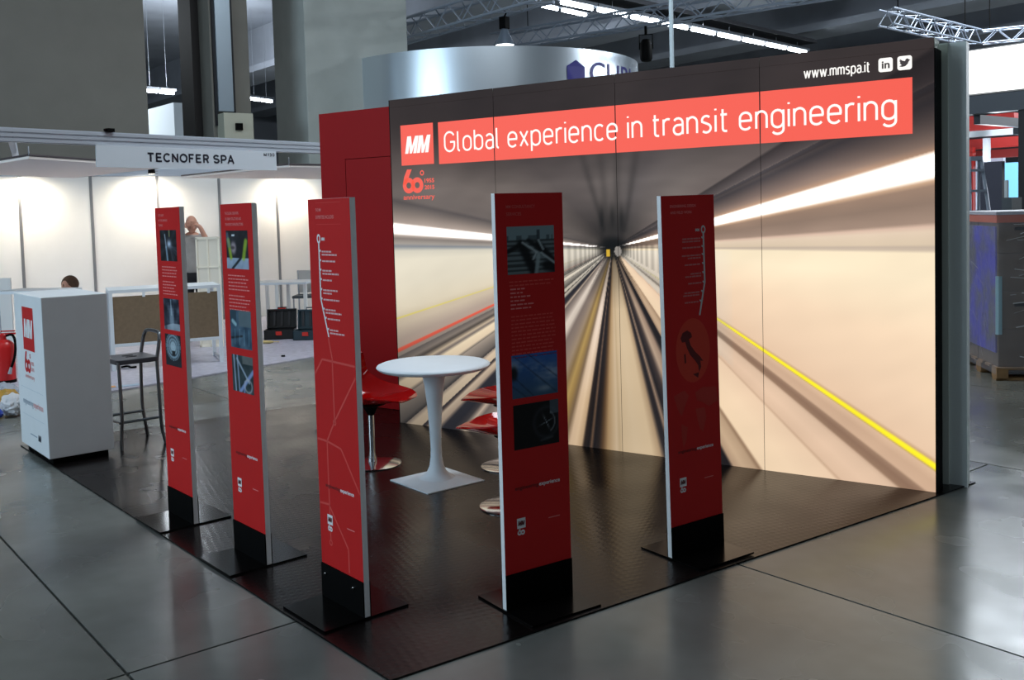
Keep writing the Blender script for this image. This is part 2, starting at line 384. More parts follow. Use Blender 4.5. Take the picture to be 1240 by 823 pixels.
def tunnel(X, Z):
    dx, dz = X-VPX, Z-VPZ; th = np.arctan2(dz, dx); r = np.hypot(dx, dz)
    c = np.stack([np.interp(th, SA, SC[:, k]) for k in range(3)], 1)
    up = np.clip(dz/0.6, 0, 1)[:, None]
    # the print darkens to its top edge
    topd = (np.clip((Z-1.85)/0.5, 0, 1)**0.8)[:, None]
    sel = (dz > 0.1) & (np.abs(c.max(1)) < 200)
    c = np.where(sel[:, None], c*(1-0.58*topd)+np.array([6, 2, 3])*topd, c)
    # mottled vault and streaks above the vanishing point
    mott = fbm(X*1.0, Z*1.6, 3, 4, 0.9)
    c = np.where(sel[:, None], c*(1+0.09*mott[:, None]*np.clip(1.2-np.abs(dx)/2.2, 0.25, 1)[:, None]), c)
    for x0, x1, s in ((1.62, 1.90, .5), (2.02, 1.99, .45), (2.22, 2.05, .5), (1.84, 1.93, .35)):
        tt = np.clip((Z-1.5)/0.9, 0, 1); cx = x1+(x0-x1)*tt
        k = s*np.exp(-((X-cx)/(0.016+0.03*tt))**2)*np.clip((Z-1.45)/0.1, 0, 1)*np.clip((2.35-Z)/0.5, 0, 1)
        c = np.where(sel[:, None], c*(1-0.42*k[:, None]), c)
    dark = np.exp(-((dx/0.30)**2+((dz-0.10)/0.20)**2))
    c = np.where((dz > -0.01)[:, None] & (c.max(1) < 235)[:, None], c*(1-0.50*dark[:, None]), c)
    for bx, bz in ((1.88, 1.60), (1.96, 1.60), (2.03, 1.58)):
        k = np.exp(-(((X-bx)/0.022)**2+((Z-bz)/0.09)**2)); c *= (1-0.45*k[:, None])
    # speckled left and right walls close to the far end, dark tunnel mouth
    wl = (np.abs(dz) < 0.5*np.abs(dx)) & (dz < 0.02)
    band = 0.5+0.5*np.sin(40*np.log(np.maximum(np.abs(dx), 1e-3)))
    k = np.clip(1-np.abs(dx)/0.75, 0, 1)
    c = np.where(wl[:, None], c*(1-0.30*(band*k)[:, None]), c)
    # yellowed bed of the left track lower down
    gold = np.exp(-((th+1.78)/0.10)**2)*np.clip((r-0.5)/0.6, 0, 1)
    c = c*(1-0.22*gold[:, None]*np.array([0.25, 0.5, 1.0]))
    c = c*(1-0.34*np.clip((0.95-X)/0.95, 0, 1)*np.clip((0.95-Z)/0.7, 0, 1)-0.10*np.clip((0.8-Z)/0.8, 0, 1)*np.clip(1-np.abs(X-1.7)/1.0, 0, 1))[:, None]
    grey = c.mean(1, keepdims=True)*np.array([1.04, 1.0, 0.93]); kf = (np.clip(1-np.abs(dx)/0.85, 0, 1)**0.5*(np.abs(dx) < 0.85)*((dz < -0.02) & (np.abs(dz) < 0.9*np.abs(dx))))[:, None]
    c = c*(1-kf)+grey*kf
    mouth = np.exp(-((dx/0.115)**2+((dz+0.0)/0.075)**2)**2); c = c*(1-0.93*mouth[:, None])
    fl = np.clip(1-r/0.42, 0, 1)*(dz < -0.05)*(np.abs(dx) < 0.6*np.abs(dz)+0.02)
    c = c*(1-0.55*fl[:, None])
    # a yellow car end and a pale one in the mouth
    yx, yz = on_wall(736.5, 306); k = ((np.abs(X-yx) < 0.015) & (np.abs(Z-yz) < 0.022))
    c[k] = (206, 168, 50)
    k = (((X-yx-0.075)/0.026)**2+((Z-yz-0.010)/0.034)**2 < 1); c[k] = (140, 134, 128)
    c = c*(1+0.012*fbm(X*1.3, Z*2.2, 9, 3, 1.0)[:, None])
    return np.clip(c, 0, 430)
# a plain rounded grotesque drawn with strokes (cap height 1)
def _arc(cx, cz, rx, rz, a0, a1, n=10):
    return [(cx+rx*math.cos(math.radians(a0+(a1-a0)*k/n)), cz+rz*math.sin(math.radians(a0+(a1-a0)*k/n))) for k in range(n+1)]
XH, BW_ = 0.72, 0.25
def _bowl(cx, rx=BW_): # closed squarish bowl of x-height
    r = rx*0.92
    return _arc(cx, XH-r, rx, r, 0, 180, 8)+_arc(cx, r, rx, r, 180, 360, 8)+[(cx+rx, XH-r)]
GLYPH = {
 'G': ([_arc(.32, .68, .32, .32, 25, 180)+_arc(.32, .32, .32, .32, 180, 360)+[(.64, .48), (.36, .48)]], .64),
 'l': ([[(0, 1.0), (0, .12)]+_arc(.12, .12, .12, .12, 180, 270, 5)], .13),
 'o': ([_bowl(BW_)], .5), 'b': ([[(0, 1.0), (0, 0)], _bowl(BW_)], .5), 'p': ([[(0, XH), (0, -.28)], _bowl(BW_)], .5),
 'a': ([_arc(.22, XH-.2, .22, .2, 150, 0, 7)+[(.44, 0)], [(.44, .42), (.2, .42)]+_arc(.2, .21, .2, .21, 90, 270, 8)+_arc(.24, .2, .2, .2, 270, 360, 6)], .44),
 'e': ([[(0, .37), (.5, .37), (.5, XH-.23)]+_arc(.25, XH-.23, .25, .23, 0, 180, 8)+_arc(.25, .23, .25, .23, 180, 325, 8)], .5),
 'x': ([[(0, 0), (.44, XH)], [(0, XH), (.44, 0)]], .44),
 'r': ([[(0, 0), (0, XH)], _arc(.22, XH-.22, .22, .22, 180, 65, 7)], .27),
 'i': ([[(0, 0), (0, XH)], [(0, .93), (0, 1.0)]], .0),
 'n': ([[(0, 0), (0, XH)], _arc(.23, XH-.23, .23, .23, 180, 0, 9)+[(.46, 0)]], .46),
 'c': ([_arc(.24, XH-.24, .24, .24, 40, 180, 7)+_arc(.24, .24, .24, .24, 180, 320, 7)], .44),
 't': ([[(.1, .95), (.1, .12)]+_arc(.22, .12, .12, .12, 180, 270, 5)+[(.3, 0)], [(0, XH), (.3, XH)]], .3),
 's': ([_arc(.21, XH-.185, .2, .185, 40, 200, 7)+_arc(.21, .185, .21, .19, 70, -140, 9)], .42),
 'g': ([[(.5, XH), (.5, -.08)]+_arc(.25, -.08, .25, .2, 0, -150, 8), _bowl(BW_)], .5),
 'w': ([[(0, XH), (.20, 0), (.40, XH*.95), (.60, 0), (.80, XH)]], .80),
 'm': ([[(0, 0), (0, XH)], _arc(.19, XH-.19, .19, .19, 180, 0, 8)+[(.38, 0)], _arc(.57, XH-.19, .19, .19, 180, 0, 8)+[(.76, 0)]], .76),
 '.': ([[(0, 0), (0, .07)]], .0),
 'T': ([[(0, .93), (.70, .93)], [(.35, .93), (.35, 0)]], .70), 'E': ([[(.6, .93), (.05, .93), (.05, .07), (.62, .07)], [(.05, .51), (.55, .51)]], .62),
 'F': ([[(.58, .93), (.05, .93), (.05, 0)], [(.05, .50), (.5, .50)]], .58), 'N': ([[(.06, 0), (.06, 1.0)], [(.06, .95), (.64, .05)], [(.64, 0), (.64, 1.0)]], .70),
 'C': ([_arc(.36, .5, .36, .43, 42, 318, 20)], .66), 'O': ([_arc(.38, .5, .38, .43, 0, 360, 26)], .76),
 'R': ([[(.06, 0), (.06, .93), (.36, .93)]+_arc(.38, .70, .22, .23, 90, -90, 9)+[(.06, .47)], [(.38, .47), (.60, 0)]], .62),
 'P': ([[(.06, 0), (.06, .93), (.36, .93)]+_arc(.36, .68, .24, .25, 90, -90, 9)+[(.06, .43)]], .60),
 'S': ([_arc(.31, .715, .27, .215, 20, 250, 12)+_arc(.33, .285, .28, .215, 70, -165, 12)], .62),
 'A': ([[(0, 0), (.34, .97), (.68, 0)], [(.12, .32), (.56, .32)]], .68), 'M': ([[(.06, 0), (.06, 1.0)], [(.06, .95), (.40, .1), (.74, .95)], [(.74, 0), (.74, 1.0)]], .80),
 '1': ([[(.05, .75), (.28, .95), (.28, 0)]], .32), '3': ([_arc(.27, .72, .23, .21, 150, -90, 10)+_arc(.27, .27, .27, .24, 90, -150, 10)], .54), '0': ([_arc(.28, .5, .28, .43, 0, 360, 22)], .56)}
def stroke_text(name, s, x0, x1, zb, zt, m, parent, y, wd, gap=0.20, space=0.36):
    x = 0.0; runs = []
    for ch in s:
        if ch == ' ': x += space; continue
        st, w_ = GLYPH[ch]
        for p in st:
            cur = [p[0]]
            for k in range(1, len(p)):      # break a stroke where it turns sharply
                cur.append(p[k])
                if k < len(p)-1:
                    a, b = np.subtract(p[k], p[k-1]), np.subtract(p[k+1], p[k]); la, lb_ = np.linalg.norm(a), np.linalg.norm(b)
                    if la > 0.05 and lb_ > 0.05 and (a @ b)/(la*lb_) < 0.2:
                        e = np.array(p[k])+a/la*wd*0.35; cur[-1] = tuple(e); runs.append([(px+x, pz) for px, pz in cur]); cur = [p[k]]
            runs.append([(px+x, pz) for px, pz in cur])
        x += w_+gap
    tot = x-gap; sc = (zt-zb); sx = (x1-x0)/tot; hw = wd/2*sc; mb = MB()
    for run in runs:
        P = [np.array([x0+a*sx, zb+b*sc]) for a, b in run]
        out = []
        for k in range(len(P)-1):
            d = P[k+1]-P[k]; L = np.linalg.norm(d)
            if L < 1e-6: continue
            out.append((P[k], d/L, L))
        if not out: continue
        A = []; B = []
        for k in range(len(out)+1):
            if k == 0: p = out[0][0]; n = out[0][1]; t = np.array([-n[1], n[0]]); f = 1
            elif k == len(out): p = out[-1][0]+out[-1][1]*out[-1][2]; n = out[-1][1]; t = np.array([-n[1], n[0]]); f = 1
            else:
                p = out[k][0]; n = out[k-1][1]+out[k][1]; n = n/max(np.linalg.norm(n), 1e-6); t = np.array([-n[1], n[0]])
                f = min(1.6, 1/max(0.3, float(n @ out[k][1])))
            A.append(p+t*hw*f); B.append(p-t*hw*f)
        n = len(A)
        mb.add([(a[0], y, a[1]) for a in A]+[(b[0], y, b[1]) for b in B], [(k, n+k, n+k+1, k+1) for k in range(n-1)])
    return obj(name, mb, m, parent)
lb = thing('lightbox_wall', 'tall backlit wall with a speeding tunnel picture and red title band', 'lightbox')
obj('frame', MB().box(0.0, 4.0, 0.012, 0.15, 0.008, H-0.06).box(-0.006, 0.0, 0.0, 0.15, 0.008, H).box(4.0, 4.006, 0, 0.15, 0.008, H-0.06).box(-0.006, 4.006, 0.0, 0.15, H-0.06, H-0.058), M_BLACK, lb)
obj('end_cap', MB().add([(4.0, 0.004, H-0.06), (4.004, 0.15, H-0.06), (4.0, 0.004, H), (3.99, 0.15, H-0.02)], [(0, 1, 3, 2)]).box(0, 3.995, 0.012, 0.15, H-0.058, H-0.004), mat('pale_cap', (205, 220, 205), 0.6), lb)
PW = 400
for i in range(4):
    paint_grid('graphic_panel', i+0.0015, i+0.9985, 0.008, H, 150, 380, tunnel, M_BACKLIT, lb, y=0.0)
def emis(name, c, e=1.0):
    m = mat(name, c, 0.6, emit=e); m.node_tree.nodes['Principled BSDF'].inputs['Base Color'].default_value = (0.03, 0.02, 0.02, 1); return m
M_BAND = emis('backlit_red', (246, 92, 74)); M_BANDW = emis('backlit_white', (255, 252, 246), 1.05)
M_ICON = emis('backlit_icon_dark', (58, 52, 52))
Y1, Y2, Y3 = -0.0015, -0.003, -0.0045
for i in range(4):
    x0 = max(i+0.004, 0.483); x1 = min(i+0.996, 3.884)
    obj('title_band', MB().rect(x0, x1, 2.034, 2.348, Y1), M_BAND, lb)
sq = obj('logo_square', MB().rect(0.109, 0.433, 2.040, 2.350, Y1), M_BAND, lb)
def mm_logo(parent, x0, x1, z0, z1, y, m, name='logo_letters'):
    """two bold slanted M letters with notches"""
    h = z1-z0; wdt = x1-x0; mb = MB(); sl = 0.20*h
    lw = (wdt-sl)*0.49
    for k in range(2):
        bx = x0+k*(wdt-sl-lw)
        pts = [(0, 0), (0.27, 0), (0.30, 0.52), (0.40, 0), (0.60, 0), (0.74, 0.52), (0.72, 0), (1.0, 0), (1.0, 1), (0.70, 1), (0.53, 0.42), (0.34, 1), (0, 1)]
        mb.add([(bx+u*lw+sl*v, y, z0+v*h) for u, v in pts], [(0, 1, 2, 11, 12), (2, 3, 4, 5, 9, 10, 11)[:0] or (2, 3, 10, 11), (3, 4, 10), (4, 5, 9, 10), (5, 6, 7, 8, 9)])
    return obj(name, mb, m, parent)
mm_logo(sq, 0.150, 0.408, 2.130, 2.262, Y2, M_BANDW)
stroke_text('title_lettering', 'Global experience in transit engineering', 0.545, 3.795, 2.125, 2.268, M_BANDW, lb, Y3, 0.100, gap=0.23)
stroke_text('web_lettering', 'www.mmspa.it', 3.277, 3.652, 2.402, 2.459, M_BANDW, lb, Y3, 0.135, gap=0.25)
def round_rect(x0, x1, z0, z1, r, n=5):
    pts = []
    for cx, cz, a0 in ((x1-r, z1-r, 0), (x0+r, z1-r, 90), (x0+r, z0+r, 180), (x1-r, z0+r, 270)):
        for k in range(n+1):
            a = math.radians(a0+90*k/n); pts.append((cx+r*math.cos(a), cz+r*math.sin(a)))
    return pts
ic = obj('icon_square', MB().flat(round_rect(3.702, 3.780, 2.392, 2.470, 0.014), Y2), M_BANDW, lb)
fit_text('icon_lettering', 'in', 3.720, 3.764, 2.410, 2.452, M_ICON, ic, Y3, bold=0.03, cap='i')
ic = obj('icon_square', MB().flat(round_rect(3.805, 3.883, 2.392, 2.470, 0.014), Y2), M_BANDW, lb)
bird = [(0.12, 0.28), (0.34, 0.22), (0.55, 0.26), (0.72, 0.42), (0.80, 0.60), (0.90, 0.68), (0.80, 0.72), (0.70, 0.80), (0.58, 0.76), (0.53, 0.62), (0.36, 0.66), (0.18, 0.80), (0.16, 0.62), (0.22, 0.54), (0.16, 0.50), (0.26, 0.40), (0.30, 0.36)]
obj('icon_bird', MB().flat([(3.805+0.078*u, 2.392+0.078*v) for u, v in bird], Y3), M_ICON, ic)
def ring(mb, cx, cz, ro, ri, y, n=28, sx=1.0, a0=0, a1=360):
    A = [math.radians(a0+(a1-a0)*k/n) for k in range(n+1)]
    vs = [(cx+sx*ro*math.cos(a), y, cz+ro*math.sin(a)) for a in A]+[(cx+sx*ri*math.cos(a), y, cz+ri*math.sin(a)) for a in A]
    return mb.add(vs, [(k, k+1, n+2+k, n+1+k) for k in range(n)])
def sixty(parent, x0, z0, s, y, m, msmall=None):
    """the anniversary mark: joined 6 and 0, ring, years and word; s = width"""
    mb = MB()
    ring(mb, x0+0.20*s, z0+0.31*s, 0.19*s, 0.075*s, y); ring(mb, x0+0.47*s, z0+0.31*s, 0.19*s, 0.075*s, y)
    mb.add([(x0+0.012*s, y, z0+0.33*s), (x0+0.13*s, y, z0+0.36*s), (x0+0.31*s, y, z0+0.70*s), (x0+0.16*s, y, z0+0.70*s), (x0+0.06*s, y, z0+0.52*s)], [(0, 1, 2, 3, 4)])
    ring(mb, x0+0.63*s, z0+0.60*s, 0.065*s, 0.035*s, y, 16)
    o = obj('anniversary_mark', mb, m, parent)
    fit_text('year_lettering', '1955', x0+0.70*s, x0+1.0*s, z0+0.36*s, z0+0.46*s, msmall or m, o, y, bold=0.03)
    fit_text('year_lettering', '2015', x0+0.70*s, x0+1.0*s, z0+0.20*s, z0+0.30*s, msmall or m, o, y, bold=0.03)
    fit_text('word_lettering', 'anniversary', x0+0.02*s, x0+1.0*s, z0-0.03*s, z0+0.05*s, msmall or m, o, y, bold=0.012, cap='n')
    return o
sixty(lb, 0.112, 1.785, 0.318, Y2, M_BAND)

# grey partition standing behind the lightbox, and the red closet
pt = thing('partition_panel', 'grey partition panel standing upright right behind the backlit wall', 'partition', (0, 0, 0))
obj('panel', MB().box(0.35, 4.03, 0.20, 0.26, 0, 2.545), mat('grey_green_panel', (190, 200, 192), 0.6), pt)
obj('end_post', MB().box(4.03, 4.125, 0.215, 0.30, 0, 2.545), mat('grey_post', (214, 224, 222), 0.45), pt)
rc = thing('storage_closet', 'tall plain red closet with a flush door beside the backlit wall', 'closet', (0, 0, 0))
M_CLOSET = mat('closet_red', (162, 18, 22), 0.55, var=0.03, scale=2, spec=0.15)
obj('wall', MB().box(-1.145, -0.849, 0.362, 1.6, 0.008, 2.56).box(-0.849, 0.34, 0.362, 1.6, 2.152, 2.56).box(-0.05, 0.34, 0.362, 1.6, 0.008, 2.152).box(-0.849, -0.05, 0.40, 1.6, 0.008, 2.152), M_CLOSET, rc)
obj('door', MB().box(-0.844, -0.055, 0.3635, 0.399, 0.012, 2.147), M_CLOSET, rc)

# ------------------------------------------------------------------ totems
TW, TT, TH, ZB = 0.343, 0.025, 1.729, 0.155
def body_text(parent, x0, x1, ztop, rows, dz, m, ragged=0.25, gap_rows=(), th=0.36, y=-0.0012):
    mb = MB(); z = ztop
    for k in range(rows):
        if k in gap_rows: z -= dz*0.8
        xe = x1-(x1-x0)*random.uniform(0, ragged); x = x0
        while x < xe-0.004:
            wl = min(random.uniform(0.010, 0.030), xe-x); mb.rect(x, x+wl, z-dz*th, z, y); x += wl+0.005
        z -= dz
    o = obj('body_text', mb, m, parent); o['kind'] = 'stuff'; return o
def totem(label, mid, rotz, bolts=False):
    t = thing('display_totem', label, 'totem', (mid[0], mid[1], 0.008), rotz, 'red display totems around the stand')
    obj('board', MB().box(-TW/2, TW/2, 0.0, TT, 0.008, TH), M_GREYEDGE, t)
    obj('front_print', MB().rect(-TW/2+0.0005, TW/2-0.0005, ZB, TH-0.0005, -0.0008), M_RED, t)
    obj('base_bracket', MB().box(-TW/2, TW/2, -0.006, -0.001, 0.0, ZB).box(-TW/2, TW/2, TT+0.001, TT+0.005, 0, ZB), M_BLACK, t)
    obj('foot_plate', MB().box(-TW/2-0.005, TW/2+0.005, -0.19, 0.21, 0.0, 0.009), mat('foot_plate_steel', (9, 8, 8), 0.16, spec=0.35), t)
    if bolts:
        for x in (-0.13, 0.10):
            obj('bolt', MB().tube([(x, -0.006, 0.115), (x, -0.013, 0.115)], 0.008, 10).tube([(x, -0.013, 0.115), (x, -0.018, 0.115)], 0.005, 10), M_CHROME, t)
    # foot of the print: slogan, small logo
    fit_text('slogan_lettering', 'engineering', -0.112, 0.008, 0.500, 0.5115, M_DARKPR, t, -0.0012, bold=0.02, cap='n')
    fit_text('slogan_lettering', 'experience', 0.011, 0.120, 0.500, 0.5115, M_WHITEPR, t, -0.0012, bold=0.02, cap='x')
    lg = obj('logo_square', MB().rect(-0.107, -0.064, 0.338, 0.381, -0.0012), M_WHITEPR, t)
    mm_logo(lg, -0.103, -0.068, 0.350, 0.370, -0.0018, M_DARKPR)
    mb = MB(); ring(mb, -0.095, 0.320, 0.011, 0.004, -0.0012, 14); ring(mb, -0.079, 0.320, 0.011, 0.004, -0.0012, 14)
    mb.add([(-0.106, -0.0012, 0.320), (-0.099, -0.0012, 0.320), (-0.089, -0.0012, 0.336), (-0.097, -0.0012, 0.336)], [(0, 1, 2, 3)])
    obj('anniversary_mark', mb, M_WHITEPR, t)
    obj('web_line', MB().rect(0.055, 0.115, 0.352, 0.356, -0.0012), M_PINKPR, t)
    return t
def heading(t, lines, x0, ztop, hgt, widths, m=None, dz=None):
    for k, (s, wd) in enumerate(zip(lines, widths)):
        z = ztop-k*(dz or hgt*2.0)
        fit_text('heading_lettering', s, x0, x0+wd, z-hgt, z, m or M_PINKPR, t, -0.0012, bold=0.01)
def photo(t, x0, x1, z0, z1, fn):
    def g(X, Z): return np.clip(fn((X-x0)/(x1-x0), (Z-z0)/(z1-z0)), 0, 255)
    return paint_grid('photo', x0, x1, z0, z1, 44, 44, g, M_PHOTO, t, y=-0.0012)
def mixc(c, k, col):
    return c*(1-k[:, None])+np.array(col, float)*k[:, None]
def seg(u, v, a, b, wdt):
    ax, az = a; bx, bz = b; d2 = (bx-ax)**2+(bz-az)**2
    t = np.clip(((u-ax)*(bx-ax)+(v-az)*(bz-az))/d2, 0, 1)
    return np.exp(-(((u-ax-t*(bx-ax))**2+(v-az-t*(bz-az))**2)/wdt**2)**2)
def flat_c(u, col): return np.tile(np.array(col, float), (len(u), 1))
def ph_tunnel(u, v):
    c = flat_c(u, (26, 28, 34)); r = np.hypot(u-.55, v-.55); c += 22*np.sin(9*np.arctan2(v-.55, u-.55))[:, None]*np.clip(r*1.5, 0, 1)[:, None]
    c = mixc(c, np.exp(-(r/.13)**2), (196, 214, 236)); c = mixc(c, .8*seg(u, v, (.30, .85), (.36, .45), .03), (180, 196, 212)); c = mixc(c, .8*seg(u, v, (.36, .45), (.42, .02), .05), (150, 180, 204))
    c = mixc(c, .7*seg(u, v, (.58, 1), (.58, .8), .025), (190, 196, 120))
    for k in range(5): c = mixc(c, .35*seg(u, v, (.6, .5), (.75+.1*k, .02+.09*k), .02), (120, 130, 150))
    return c
def ph_drill(u, v):
    c = flat_c(u, (40, 50, 66)); c += 34*fbm(u, v*1.5, 21, 3, 1.5)[:, None]
    c = mixc(c, .8*np.exp(-(((u-.5)/.16)**2+((v-.35)/.35)**2)**2), (150, 170, 184)); c = mixc(c, .7*seg(u, v, (.48, .95), (.5, .5), .04), (170, 190, 204))
    c = mixc(c, .75*((v < .22) & (v < .1+.2*u)).astype(float), (176, 192, 204)); return mixc(c, .6*np.exp(-((u-.1)/.1)**2), (22, 26, 36))
def ph_vault(u, v):
    c = flat_c(u, (24, 28, 34)); r = np.hypot((u-.5)/.46, (v-.62)/.44)
    k = (r < 1).astype(float); a = np.arctan2(v-.62, u-.5)
    c = mixc(c, k, (120, 142, 156)); c = np.where((r < 1)[:, None], c*(0.85+.25*np.sign(np.sin(r*26)))[:, None], c)
    c = mixc(c, .9*np.exp(-(np.hypot((u-.5)/.2, (v-.6)/.2))**4), (176, 196, 206)); c = mixc(c, .9*((np.abs(u-.52) < .1) & (np.abs(v-.42) < .08)).astype(float), (18, 20, 24))
    return mixc(c, ((v < .16)).astype(float)*.7, (30, 36, 44))
def ph_workers(u, v):
    c = flat_c(u, (26, 28, 34)); c = mixc(c, (v < .28).astype(float), (150, 168, 190)); c = mixc(c, .8*seg(u, v, (.1, .75), (.2, .3), .07), (168, 200, 44)); c = mixc(c, .8*seg(u, v, (.9, .72), (.78, .3), .08), (160, 198, 46))
    c = mixc(c, .85*np.exp(-(((u-.33)/.13)**2+((v-.55)/.17)**2)**2), (186, 170, 176)); c = mixc(c, .9*((np.abs(u-.33) < .07) & (np.abs(v-.88) < .025)).astype(float), (214, 224, 232))
    c = mixc(c, .7*np.exp(-(((u-.3)/.1)**2+((v-.55)/.05)**2)**2), (40, 30, 34)); c = mixc(c, .6*seg(u, v, (.05, .9), (.12, .6), .07), (120, 140, 160)); c = mixc(c, seg(u, v, (.65, .28), (.25, 0), .04), (30, 40, 46))
    return c+10*fbm(u, v, 5, 3, 2)[:, None]
def ph_hall(u, v):
    c = flat_c(u, (58, 84, 104)); c += 18*fbm(u, v, 11, 3, 1.5)[:, None]; c = mixc(c, .8*(v > .58).astype(float)*(u > .42), (96, 112, 118)); c = mixc(c, .8*((u < .3) & (v > .62)).astype(float), (34, 60, 74))
    c = mixc(c, .9*seg(u, v, (.12, .7), (.26, .62), .06), (160, 196, 206)); c = mixc(c, .9*seg(u, v, (.05, .25), (.55, .33), .03), (16, 22, 30))
    for k in range(4): c = mixc(c, .5*seg(u, v, (.2+.22*k, .1), (.22+.22*k, .5), .02), (120, 170, 190))
    return c
def ph_junction(u, v):
    c = flat_c(u, (40, 58, 62)); c += 12*fbm(u, v, 8, 3, 2)[:, None]
    for a, b, wd, col in (((.1, 1), (.16, 0), .03, (176, 190, 216)), ((.27, 1), (.33, 0), .03, (160, 176, 206)), ((.4, .05), (1, .62), .06, (150, 172, 226)), ((.25, .9), (.8, .3), .035, (170, 186, 206)), ((.55, 0), (.6, .3), .04, (130, 150, 200))):
        c = mixc(c, .85*seg(u, v, a, b, wd), col)
    c = mixc(c, .7*np.exp(-((np.hypot(u-.75, v-.2)-.17)/.03)**2), (190, 190, 196)); return mixc(c, .7*((v > .78) & (u > .5)).astype(float), (120, 122, 120))
def ph_switch(u, v):
    c = flat_c(u, (128, 150, 156)); g = (v < .72); c = np.where(g[:, None], np.array([100, 112, 116.]), c)
    c = np.where(g[:, None], c*(0.86+.24*np.sign(np.sin(v*60)))[:, None], c)
    for a, b, wd, col in (((0, .48), (.3, .62), .05, (20, 20, 24)), ((.3, .62), (.55, .06), .10, (14, 14, 18)), ((.45, .70), (.7, .5), .05, (22, 24, 28)), ((.65, .62), (1.0, .22), .07, (18, 18, 22)), ((.85, .15), (1, .1), .12, (16, 16, 20)), ((.32, .66), (.62, .45), .025, (176, 190, 194)), ((.62, .45), (.54, .3), .022, (170, 184, 188)), ((.66, .7), (.76, .5), .025, (168, 184, 188)), ((.72, .42), (1, .2), .025, (180, 196, 200)), ((.66, .4), (.6, 0), .045, (150, 168, 172))):
        c = mixc(c, .92*seg(u, v, a, b, wd), col)
    c = mixc(c, .6*((v > .72) & (v < .8) & (fbm(u*2, v*0, 3, 3, 2) > .1)).astype(float), (50, 60, 66)); return mixc(c, .7*((np.abs(u-.66) < .025) & (v > .72) & (v < .92)).astype(float), (40, 46, 54))
def ph_sky(u, v):
    c = flat_c(u, (54, 92, 140))+np.outer(v-.4, (-10, 8, 60)); k = np.clip(.5*fbm(u*1.2, v*2.2, 17, 4, 0.9)+.35, 0, .8); c = mixc(c, k*np.exp(-((v-.75+.25*u)/.22)**2), (170, 186, 204)); c = mixc(c, .6*np.exp(-(((u-.7)/.16)**2+((v-.16)/.07)**2)), (176, 190, 200))
    for a, b in (((.05, .98), (.95, .05)), ((.0, .55), (.45, .02)), ((.35, 1), (1, .38)), ((.0, .3), (.3, .0))): c = mixc(c, .6*seg(u, v, a, b, .012), (22, 34, 52))
    return mixc(c, .95*np.exp(-(((u-.04)/.09)**2+((v-.58)/.17)**2)**2), (10, 12, 18))
def ph_wheel(u, v):
    c = flat_c(u, (10, 10, 12)); r = np.hypot((u-.72)/.8, v-.52); a = np.arctan2(v-.52, u-.72); c = mixc(c, .5*np.exp(-((r-.34)/.05)**2), (60, 66, 74))
    c = mixc(c, np.clip(np.sin(a*4), 0, 1)**6*np.exp(-(r/.16)**2), (170, 184, 194)); c = mixc(c, .7*((u > .8) & (v > .7)).astype(float), (96, 112, 124)); c = mixc(c, .7*np.exp(-((r-.24)/.02)**2)*(u > .8), (150, 160, 168))
    return mixc(c, .5*seg(u, v, (.6, .12), (.85, .16), .03), (90, 96, 104))
def line_map(t, side, m, mt=None):
    """the metro-line list: a ring and a bending bar with ticks and short texts; side=+1 texts right of the bar"""
    mb = MB(); x = -0.09 if side > 0 else 0.095; y = -0.0012
    ring(mb, x, 1.562, 0.020, 0.011, y, 20, sx=0.75)
    mb.rect(x-0.005, x+0.005, 1.305, 1.545, y)
    xe = x+(0.055 if side > 0 else -0.040); ze = 1.150
    mb.add([(x-0.005, y, 1.308), (xe-0.005, y, ze), (xe+0.005, y, ze), (x+0.005, y, 1.308)], [(0, 1, 2, 3)])
    rows = [1.508, 1.468, 1.428, 1.388, 1.346, 1.306, 1.264, 1.226, 1.180] if side > 0 else [1.520, 1.478, 1.440, 1.396, 1.352, 1.306, 1.262, 1.216]
    tx = MB()
    for k, z in enumerate(rows):
        xx = x if z > 1.306 else x+(xe-x)*(1.306-z)/(1.306-ze)
        mb.add([(xx, y, z-0.006), (xx+side*0.014, y, z+0.002), (xx+side*0.014, y, z+0.009), (xx, y, z+0.006)], [(0, 1, 2, 3)])
        for q in range(2 if k % 2 == 0 else 1):
            wd = random.uniform(0.07, 0.135); s0 = xx+side*0.022; s1 = s0+side*wd
            a = min(s0, s1); e = max(s0, s1)
            while a < e-0.004:
                wl = min(random.uniform(0.012, 0.03), e-a); tx.rect(a, a+wl, z-0.003-q*0.013, z+0.004-q*0.013, y); a += wl+0.003
    obj('line_diagram', mb, m, t); o = obj('station_text', tx, mt or m, t); o['kind'] = 'stuff'
    fit_text('heading_lettering', 'MM', *((x+0.024, x+0.050) if side > 0 else (x-0.052, x-0.026)), 1.554, 1.568, m, t, y, bold=0.03)
def mid_of(near, far):
    n, f = np.array(near), np.array(far); return (n+f)/2
TOT = [((0.735, -2.535), -14.6), ((1.572, -2.760), -14.6), ((2.402, -2.971), -15.2)]
def mid_r(near, deg):   # near end is the right end of the face
    return (near[0]-TW/2*math.cos(math.radians(deg)), near[1]-TW/2*math.sin(math.radians(deg)))
